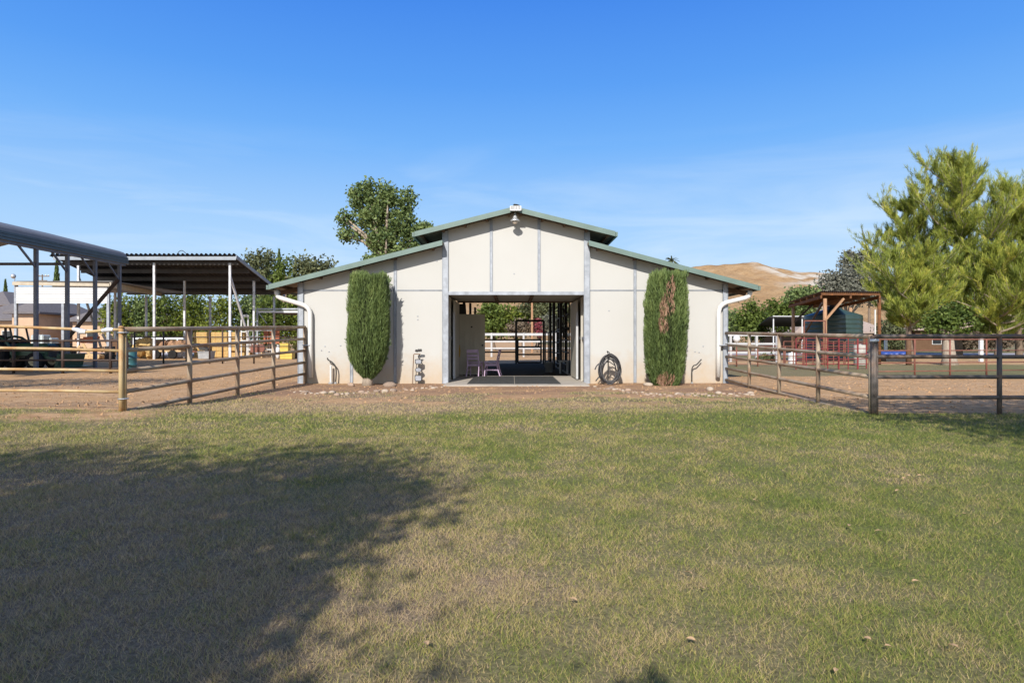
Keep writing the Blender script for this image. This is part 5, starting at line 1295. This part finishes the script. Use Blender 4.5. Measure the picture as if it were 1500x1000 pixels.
# gravel drive on the far right
def strip(name, m, x0, x1, y0, y1, z): tag(MB().add([(x0,y0,z),(x1,y0,z),(x1,y1,z),(x0,y1,z)], [(0,1,2,3)]).build(name, m), kind='structure')
strip('gravel_drive', M('grey_gravel', (.32,.30,.30), .95, 0, .15, 3), 17, 90, 50, 58, .006)
strip('yard_slab', M('pale_yard', (.30,.28,.29), .95, 0, .15, 2), -60, -22, 50, 60, .006)

# ------------------------------------------------------------------ trees
def lob(px, py, Y, rx, rz, ry=None, dy=0.0):
    x, y, z = at(px, py, Y); return (x, y+dy, z, rx*Y/F, (ry or rx)*Y/F, rz*Y/F)
Yt = 46.0
tree('poplar_tree', 'dense green poplar tree rising behind the left barn roof', 'tree', (X(560,Yt), Yt, 0),
   [lob(528,291,Yt,16,16), lob(563,287,Yt,18,19), lob(594,296,Yt,12,18), lob(548,318,Yt,24,18), lob(586,325,Yt,19,16), lob(507,321,Yt,14,9), lob(516,345,Yt,16,8), lob(560,352,Yt,22,16), lob(556,385,Yt,21,14), lob(603,350,Yt,16,18), lob(620,338,Yt,10,10), lob(537,275,Yt,10,8), lob(590,375,Yt,19,14), lob(620,365,Yt,13,13)],
   900, 18, .20, .22, lm_poplar, bark_pale, .35, 14, fork=.72, kink=.3)
# distant trees at the left, behind the yard
Yd = 85.0
tree('far_tree', 'pale green tree poking above the hay shelter roof corner', 'tree', (X(385,Yd), Yd, 0), [lob(372,382,Yd,13,11), lob(390,384,Yd,12,12), lob(380,410,Yd,22,16), lob(393,440,Yd,22,26)], 260, 14, .5, .42, lm_dull, bark, .3, 6)
tree('far_tree', 'bright green rounded tree left of the barn eave', 'tree', (X(420,Yd-6), Yd-6, 0), [lob(418,398,Yd,15,18), lob(412,425,Yd,22,26), lob(427,440,Yd,18,22)], 220, 14, .5, .42, lm_bright, bark, .3, 6)
tree('far_tree', 'dark green tree just above the left eave of the barn', 'tree', (X(452,Yd), Yd, 0), [lob(445,392,Yd,14,14), lob(460,394,Yd,16,10), lob(478,392,Yd,8,6), lob(450,420,Yd,20,24)], 220, 14, .5, .42, lm_dull, bark, .3, 6)
for i, (px, py, Y, w_, lab) in enumerate(((391.5, 369, 92, 3.2, 'left one of two thin dark cypresses above the hay shelter'), (409, 367, 92, 3.6, 'right one of two thin dark cypresses above the hay shelter'), (83, 384, 100, 4.2, 'lone dark cypress above the pole shed'), (8, 411, 120, 3, 'small dark cypress at the far left edge'))):
    z1 = Z(py, Y); n = 1500; zz = RNG.uniform(.5, z1, n); f_ = np.clip((z1-zz)/z1, 0, 1)
    r_ = w_*Y/F*np.minimum(1, (f_*3.2)**.7); a = RNG.uniform(0, 6.283, n); rr = r_*RNG.uniform(.4, 1, n)**.5
    t = thing('cypress_tree', lab, 'tree', (X(px,Y), Y, 0)); pts = np.stack([X(px,Y)+rr*np.cos(a), Y+rr*np.sin(a), zz], 1); tn = RNG.uniform(0, .7, n)
    dd = np.stack([RNG.normal(size=n)*.2, RNG.normal(size=n)*.2, np.ones(n)], 1)
    arrmesh('crown', leaves(pts, .8, tn, dirs=dd, asp=.3), 4, lm_cyp, t, tn); MB().tube([(X(px,Y),Y,0),(X(px,Y),Y,z1*.8)], .15, 6, r2=.04).build('trunk', bark, t)
# citrus row behind the shelters
Yc_ = 62.0
for i, (px, top, w_, lab) in enumerate(((172, 432, 20, 'yellow-green bushy tree between the pole shed and hay shelter'), (208, 436, 20, 'loose green bush left end of the tree row under the shelter'), (246, 434, 22, 'green citrus tree behind the hay trailer'), (284, 430, 24, 'bright citrus tree above the left end of the golden bales'), (322, 431, 24, 'dense citrus tree behind the golden bales'), (360, 433, 22, 'dark citrus tree behind the white pipe frame'), (396, 436, 22, 'citrus tree behind the terracotta panels'), (434, 440, 20, 'citrus tree behind the lean-to by the barn corner'))):
    Y = Yc_ + random.uniform(-1.5, 1.5)
    tree('citrus_tree', lab, 'tree', (X(px,Y), Y, 0), [lob(px-w_*.45, top+22+random.uniform(-7,9), Y, w_*.62, 18), lob(px+w_*.45, top+24+random.uniform(-7,9), Y, w_*.62, 18), lob(px, top+13, Y, w_*.6, 13), lob(px-w_*.3, top+46, Y, w_*.75, 20), lob(px+w_*.35, top+46, Y, w_*.7, 20)], (90, 150, 120, 170)[i % 4], 20, (.34, .42, .38, .45)[i % 4], .27, (lm_citrus, lm_poplar, lm_citrus2, lm_citrus)[i % 4], bark, .14, 6, 'citrus row behind the shelters')
# trees seen through the aisle
Ya = 75.0
tree('aisle_tree', 'rounded bright green tree seen through the aisle, left of centre', 'tree', (X(724,Ya), Ya, 0), [lob(722,456,Ya,15,13), lob(712,466,Ya,11,14), lob(733,468,Ya,14,16), lob(722,478,Ya,20,12)], 260, 14, .4, .38, lm_bright, bark, .2, 5)
tree('aisle_tree', 'smaller green tree seen through the aisle centre', 'tree', (X(757,Ya+4), Ya+4, 0), [lob(752,463,Ya,11,8), lob(764,467,Ya,9,10), lob(757,478,Ya,14,10)], 160, 14, .4, .36, lm_citrus, bark, .2, 5)
tree('aisle_tree', 'tall pale green tree behind the wooden pole in the aisle view', 'tree', (X(786,Ya+6), Ya+6, 0), [lob(778,446,Ya,14,14), lob(795,448,Ya,16,16), lob(788,466,Ya,18,12), lob(812,445,Ya,14,12), lob(825,460,Ya,14,16)], 300, 14, .45, .36, lm_dull, bark, .25, 6)
tree('bush', 'dry brown bush beyond the white fence in the aisle view', 'bush', (X(764,Ya-12), Ya-12, 0), [lob(758,480,Ya-12,12,9), lob(772,481,Ya-12,10,8)], 120, 14, .25, .25, lm_brown, bark, .08, 4)
tree('bush', 'pink flowering bush beyond the white fence in the aisle view', 'bush', (X(787,Ya-14), Ya-14, 0), [lob(787,477,Ya-14,4,8), lob(789,486,Ya-14,5,4)], 60, 10, .2, .18, lm_pink, bark, .06, 4)
tree('bush', 'grey green bush at the right of the aisle view', 'bush', (X(806,Ya-10), Ya-10, 0), [lob(804,476,Ya-10,10,12), lob(815,480,Ya-10,10,9)], 120, 14, .25, .25, lm_grey, bark, .08, 4)
o = MB().tube([(X(779.5,60), 60, 0), (X(779.3,60), 60, Z(425,60))], .11, 8, r2=.09).build('wooden_pole', rusty_timber); tag(o, 'bare wooden pole standing behind the white fence in the aisle view', 'pole')
tree('bush', 'small green tuft on the grass by the white fence', 'bush', (X(1122,35), 35, 0), [lob(1122,524,35,10,4.5), lob(1115,527,35,7,3)], 60, 10, .08, .14, lm_dull, bark, .02, 2)
# palm tuft above the right roof
t = thing('palm_tree', 'tiny palm crown peeping over the right barn roof', 'palm', (X(984,110), 110, 0))
pv = []; pt = []
cx_, cy_, cz_ = at(984, 381, 110)
for k in range(46):
    a = RNG.uniform(0, 6.283); el = RNG.uniform(-.5, 1.2); L_ = 1.35
    for s in range(5):
        f0 = s/5; f1 = (s+1)/5
        def fp(f): return np.array([cx_+L_*f*math.cos(a)*math.cos(el), cy_+L_*f*math.sin(a)*math.cos(el), cz_+L_*f*math.sin(el)-.55*f*f])
        p, q_ = fp(f0), fp(f1); sd = np.array([-math.sin(a), math.cos(a), .3])*.16*(1-f0*.6)
        pv.append([p-sd, p+sd, q_+sd*.8, q_-sd*.8]); pt.append(RNG.uniform(0, .8))
arrmesh('crown', np.array(pv), 4, lm_dull, t, np.array(pt)); MB().tube([(cx_, cy_, 0), (cx_, cy_, cz_)], .2, 8).build('trunk', bark, t)
# trees on the right
tree('yard_tree', 'bright green tree in front of the bare hill right of the barn', 'tree', (X(1103,66), 66, 0), [lob(1100,458,66,12,14), lob(1092,472,66,12,15), lob(1113,470,66,12,16), lob(1103,484,66,17,12)], 240, 14, .3, .30, lm_bright, bark, .18, 6)
tree('yard_tree', 'dark green bushy tree beside the right barn corner', 'tree', (X(1074,70), 70, 0), [lob(1070,470,70,12,14), lob(1080,478,70,10,14), lob(1066,486,70,14,12)], 180, 14, .3, .30, lm_poplar, bark, .15, 6)
tree('yard_tree', 'mid green tree left of the timber shelter roof', 'tree', (X(1142,72), 72, 0), [lob(1136,452,72,13,11), lob(1152,455,72,13,11), lob(1142,470,72,20,14)], 220, 14, .35, .32, lm_bright, bark, .2, 6)
tree('yard_tree', 'dark green round tree behind the timber shelter eave', 'tree', (X(1175,80), 80, 0), [lob(1168,436,80,15,10), lob(1186,434,80,15,10), lob(1176,448,80,24,12)], 260, 14, .4, .36, lm_poplar, bark, .25, 6)
tree('grey_tree', 'wide grey green tree above the timber shelter', 'tree', (X(1235,90), 90, 0), [lob(1216,414,90,17,13), lob(1240,410,90,20,12), lob(1262,412,90,20,12), lob(1235,430,90,36,14), lob(1275,425,90,20,16)], 420, 14, .45, .38, lm_grey, bark_pale, .3, 8)
tree('grey_tree', 'thin dark grey tree standing on the skyline, left one', 'tree', (X(1247,130), 130, 0), [lob(1243,377,130,9,9), lob(1252,384,130,10,12), lob(1238,390,130,6,8), lob(1248,398,130,10,8)], 150, 12, .45, .5, lm_grey, bark, .3, 8)
tree('grey_tree', 'thin grey tree on the skyline touching the pine', 'tree', (X(1273,130), 130, 0), [lob(1270,375,130,9,9), lob(1282,382,130,10,12), lob(1268,394,130,9,10)], 140, 12, .45, .5, lm_grey, bark, .3, 8)
for i, (px, top, w_, Y, lm, lab) in enumerate(((1305, 470, 20, 72, lm_dull, 'grey green bush right of the water tank'), (1420, 452, 26, 74, lm_bright, 'bright shrub behind the right trunk'), (1460, 456, 26, 70, lm_citrus, 'yellow green shrub near the right edge'), (1500, 450, 28, 70, lm_bright, 'green shrub at the right edge'), (1440, 490, 40, 62, lm_brown, 'reddish brown low bush behind the far white marker post'))):
    tree('bush', lab, 'bush', (X(px,Y), Y, 0), [lob(px-w_*.4, top+16, Y, w_*.6, 16), lob(px+w_*.4, top+18, Y, w_*.6, 16), lob(px, top+30, Y, w_*.9, 14)] if i < 4 else [lob(px-w_*.5, top+8, Y, w_*.5, 7), lob(px+w_*.4, top+8, Y, w_*.6, 7)], 200, 14, .3, .3, lm, bark, .1, 5)
tree('mulberry_tree', 'broad-leaved tree with a thick pale trunk at the right', 'tree', (X(1391,Yg(534)), Yg(534), 0),
   [lob(1378,468,31,14,13), lob(1398,462,31,16,14), lob(1412,474,31,15,11), lob(1390,480,31,16,8), lob(1362,476,31,10,8)], 170, 14, .18, .17, lm_bright, bark_pale, .30, 6, fork=.72)

def pine(label, px, Y, top, half, first, nl, seed, lean=0.0, r=.22):
    rg = np.random.default_rng(seed); b = Vector((X(px,Y), Y, 0)); zt = Z(top, Y); H = zt
    t = thing('pine_tree', label, 'tree', b, 'feathery pines at the right')
    mb = MB(); tr = [b + Vector((lean*k/8*H*.1 + .08*math.sin(k*1.3+seed), .05*math.cos(k+seed), H*k/8*.97)) for k in range(9)]
    mb.tube([tr[0]-Vector((0,0,.2))] + tr, [r*1.3] + [r*(1-k/8.5) for k in range(9)], 9)
    seg = []; mb2 = MB()
    def tp(h):
        k = min(7.999, h/(H*.97)*8); i = int(k); return tr[i] + (tr[i+1]-tr[i])*(k-i)
    W = half*Y/F
    for i in range(nl):
        h = first + (H-first)*((i+.5)/nl)**1.02*.96; f = (h-first)/(H-first)
        Lb = W*(1.0-.50*f**2)*rg.uniform(.36, 1.2)*(.75+.25*min(1, f*6)); az = i*2.399 + rg.uniform(-.5, .5); ri = .05 + .85*f**1.5 + rg.uniform(-.15, .2)
        p0 = tp(h); pts = [p0]; d = Vector((math.cos(az), math.sin(az), ri*.55)).normalized()
        n_s = 6
        for k in range(n_s):
            d = (d + Vector((rg.uniform(-.14,.14), rg.uniform(-.14,.14), .10))).normalized(); pts.append(pts[-1] + d*Lb/n_s)
        mb2.tube(pts, [r*.34*(1-.6*f)*(1-k/7)+.016 for k in range(n_s+1)], 5, caps=False)
        for k in range(1, n_s+1):
            ns = 3 if k < 3 else 4
            for s in range(ns):
                a2 = rg.uniform(0, 6.283); dd = (d*.6 + Vector((math.cos(a2)*.8, math.sin(a2)*.8, rg.uniform(.1, 1.0)))).normalized(); l2 = Lb*rg.uniform(.10, .34) + .22
                q0 = pts[k] - (pts[k]-pts[k-1])*rg.uniform(0, .8); q1 = q0 + dd*l2; q2 = q1 + (dd + Vector((0,0,.5))).normalized()*l2*.6
                seg.append((q0, q1, q2)); 
                if s % 2 == 0: mb2.tube([q0, q1, q2], [.02, .014, .008], 4, caps=False)
    # needles along the twigs
    C = []; Dn = []; Tn = []
    for (q0, q1, q2) in seg:
        base_t = rg.uniform(0, 1)
        for k in range(84):
            u = rg.uniform(.1, 1.6); a, b_, f = (q0, q1, u) if u < 1 else (q1, q2, (u-1)/.6)
            p = a + (b_-a)*f; dd = (b_-a).normalized()
            e = rg.normal(size=3)*.40; v = np.array(dd) + e + np.array([0,0,.25]); v /= np.linalg.norm(v)
            C.append(np.array(p) + v*.10 + rg.normal(size=3)*.06); Dn.append(v); Tn.append(.55*base_t + .45*rg.uniform(0, 1))
    C = np.array(C); Dn = np.array(Dn); Tn = np.clip(np.array(Tn) + .12*(C[:,2]-H*.5)/H, 0, 1)
    arrmesh('needles', leaves(C, .36, Tn, dirs=Dn, asp=.065), 4, lm_pine, t, Tn)
    mb.build('trunk', bark, t, smooth=True); mb2.build('branches', bark_pale, t, smooth=True)
    return t
pine('tallest feathery yellow green pine at the right', 1404, 46, 248, 96, 2.6, 52, 3, .2, .26)
pine('darker feathery pine left of the tallest pine', 1331, 49, 296, 64, 2.4, 32, 5, -.1, .2)
pine('feathery pine cut by the right edge of the view', 1492, 45, 284, 86, 1.8, 44, 9, .1, .24)
pine('low spreading feathery pine in front of the tall pines', 1462, 42, 378, 70, 1.2, 26, 12, .1, .2)
pine('low feathery pine with a dark trunk beside the timber shelter', 1334, 41, 392, 62, 1.7, 24, 21, -.1, .16)

# shade trees outside the frame
lm_shade = leafmat('shade_leaf', (.03,.05,.015), (.09,.12,.04), .15)
def shade_tree(label, base, lobes, n, per, sp=.25, ls=.105):
    tree('shade_tree', label, 'tree', base, lobes, n, per, sp, ls, lm_shade, bark, .3, 8, fork=.6)
ch, sv, cv = 1/math.tan(R(SUN_EL)), math.sin(R(SUN_AZ)), math.cos(R(SUN_AZ))
def sh(x, y, z, rx, ry, rz):            # lobe whose shadow falls around ground point (x, y)
    return (x - z*ch*sv, y - z*ch*cv, z, rx, ry, rz)
shade_tree('leafy tree outside the frame that shades the left lawn', (-7.5, -6.5, 0),
   [sh(-7.4, 5.0, 6.2, 2.0, 1.8, 1.0), sh(-4.6, 5.2, 6.4, 1.5, 1.6, .9), sh(-2.2, 5.9, 6.6, 1.0, 1.1, .55), sh(-1.35, 5.2, 6.0, .6, .8, .5), sh(-4.6, 3.6, 5.6, 2.6, 2.2, 1.5), sh(-2.2, 4.2, 5.6, 1.35, 1.5, 1.0), sh(-2.6, 3.0, 4.8, 1.55, 1.6, 1.2), sh(-2.6, 1.9, 4.6, 1.35, 1.5, 1.1), sh(-5.5, 1.8, 4.6, 2.8, 2.2, 1.6), sh(-9.5, 4.2, 6.0, 2.4, 2.2, 1.5), sh(-2.6, .5, 4.4, 2.2, 1.8, 1.3)], 4600, 18)
shade_tree('thin sapling outside the frame behind the viewer', (-1.0, -3.4, 0), [sh(.42, 2.05, 3.4, .16, .12, .10), sh(.30, 1.7, 3.3, .2, .15, .12)], 26, 12, .07, .08)  # stand-in foliage, added only to throw a faint shadow on the nearest grass
shade_tree('leafy tree outside the frame that shades the right corral corner', (11.5, 0.5, 0),
   [sh(6.1, 8.1, 5.0, .7, .45, .25), sh(7.2, 7.7, 5.2, .9, .6, .35), sh(8.4, 8.2, 5.4, 1.1, .9, .5), sh(5.9, 9.9, 5.0, .55, .4, .2), sh(6.7, 9.3, 5.2, .8, .6, .3), sh(7.4, 8.6, 5.2, .9, .7, .35), sh(8.6, 9.8, 5.6, 1.4, 1.0, .6), sh(7.4, 11.2, 5.6, 1.2, .8, .4), sh(9.2, 11.6, 5.8, 1.8, 1.2, .7), sh(10.8, 9.2, 5.8, 2.0, 1.6, 1.0), sh(12.6, 10.5, 5.8, 2.0, 2.0, 1.2), sh(6.5, 12.3, 5.4, .8, .5, .25)], 2000, 16)

shade_tree('leafy tree outside the frame that shades the left corral', (-17, 8, 0), [sh(-16.5, 16.5, 6.0, 2.6, 1.6, 1.0), sh(-13, 18, 6.2, 2.4, 1.4, .9), sh(-10.4, 18.8, 5.6, 1.2, .9, .5)], 700, 16)
# ------------------------------------------------------------------ lawn grass and fallen leaves
def grass():
    out = []; tn = []
    for (y0, y1, dens, h, w) in ((1.9, 3.6, 13000, .024, .0031), (3.6, 5.6, 9000, .025, .0039), (5.6, 8.5, 4300, .027, .0058), (8.5, 12, 1800, .030, .0092), (12, 15.6, 700, .034, .014)):
        hw = .86*y1 + 3.7; n = int((y1-y0)*2*hw*dens)
        x = RNG.uniform(-hw, hw, n); y = RNG.uniform(y0, y1, n)
        keep = np.abs(x) < .83*y + 3.5; x, y = x[keep], y[keep]
        dm = dirtmask(x, y); dr = drymask(x, y)
        cl = fbm(x, y, .16, 71, 2)
        keep = (RNG.uniform(0, 1, len(x)) > dm*1.25) & (RNG.uniform(.2, .75, len(x)) < np.maximum(cl + .12, .46))
        x, y, dr, cl = x[keep], y[keep], dr[keep], cl[keep]; n = len(x)
        z = gz(x, y); a = RNG.uniform(0, 6.283, n); hh = h*RNG.uniform(.5, 1.35, n)*(.7+.6*cl)
        ln = RNG.uniform(.3, 1.7, n)*hh; b = RNG.uniform(0, 6.283, n)
        dx, dy = np.cos(a)*w/2, np.sin(a)*w/2
        v0 = np.stack([x-dx, y-dy, z-.004], 1); v1 = np.stack([x+dx, y+dy, z-.004], 1); v2 = np.stack([x+np.cos(b)*ln, y+np.sin(b)*ln, z+hh], 1)
        out.append(np.stack([v0, v1, v2], 1)); tn.append(np.clip(dr + RNG.normal(size=n)*.34, 0, 1))
    m = leafmat('grass_blade', (.165,.215,.040), (.60,.435,.25), .25, nup=.66)
    rp = [n_ for n_ in m.node_tree.nodes if n_.type == 'VALTORGB'][0]; e = rp.color_ramp.elements
    e[0].position = .0; e[1].position = 1.0
    k = e.new(.35); k.color = (.335,.345,.078,1); k = e.new(.62); k.color = (.51,.41,.145,1)
    o = arrmesh('lawn_grass', np.concatenate(out), 3, m, None, np.concatenate(tn)); tag(o, 'short mixed green and straw coloured lawn grass', 'grass', kind='stuff')
grass()
def clods():
    n = 9000; x = RNG.uniform(-14, 14, n); y = RNG.uniform(9, 24, n)
    keep = (dirtmask(x, y) > RNG.uniform(.35, 1, n)) & ~((np.abs(x-.1) < 6.2) & (y > D-.1)); x, y = x[keep], y[keep]; n = len(x)
    s = RNG.gamma(2.0, .007, n) + .006; z = gz(x, y)
    a = RNG.uniform(0, 6.283, n); c = np.stack([x, y, z], 1)
    def pt(k, hgt): return c + np.stack([np.cos(a+k)*s*RNG.uniform(.6,1.4,n), np.sin(a+k)*s*RNG.uniform(.6,1.4,n), hgt*s], 1)
    p0, p1, p2 = pt(0, -.3), pt(2.1, -.3), pt(4.2, -.3); q = c + np.stack([RNG.normal(size=n)*s*.3, RNG.normal(size=n)*s*.3, s*RNG.uniform(.5, 1.1, n)], 1)
    tri = np.concatenate([np.stack([p0, p1, q], 1), np.stack([p1, p2, q], 1), np.stack([p2, p0, q], 1)])
    o = arrmesh('loose_soil', tri, 3, M('loose_soil_clods', (.36,.22,.12), .95, 0, .3, 7), None); tag(o, 'loose clods and crumbs of tan soil in the corrals and beds', 'soil', kind='stuff')
clods()
lv = MB(); n = 6; vl = []
for i in range(n+1):
    t_ = i/n; w_ = .32*math.sin(math.pi*min(1, t_*.93+.05))**.8; c_ = .12*math.sin(t_*3.1)
    vl += [(t_-.5, -w_, c_+.10), (t_-.5, 0, c_), (t_-.5, w_, c_+.10)]
ff = []
for i in range(n):
    for j in range(2): ff.append((i*3+j, (i+1)*3+j, (i+1)*3+j+1, i*3+j+1))
lv.add(vl, ff); lv.tube([(-.5,0,0), (-.72,.03,.02)], .02, 4)
o = lv.build('fallen_leaf', dry_leaf, fix=False); LM = o.data; bpy.data.objects.remove(o)
for (px, py) in ((1217,667),(1324,699),(1330,695),(1347,695),(1314,718),(1105,732),(1249,734),(1414,753),(1244,770),(1287,778),(939,793),(1028,861),(840,878),(1419,835),(1341,851),(1012,936),(1271,935),(1301,946),(1396,946),(1224,981),(1009,839),(864,674),(1462,731),(1060,620),(1165,614),(200,905),(450,966),(625,942),(85,696),(280,752),(577,760),(460,786)):
    Y = Yg(py, -.08); Y = Yg(py, gz1(X(px, Y), Y)+.035); o = bpy.data.objects.new('fallen_leaf', LM); COL.objects.link(o); s = random.uniform(.022, .042)
    o.location = (X(px, Y), Y, gz1(X(px, Y), Y)+.035); o.scale = (s, s, s); o.rotation_euler = (random.uniform(-.3,.3), random.uniform(-.3,.3), random.uniform(0, 6.3))
    tag(o, 'dry pale brown leaf lying on the lawn', 'leaf', 'fallen leaves on the lawn')
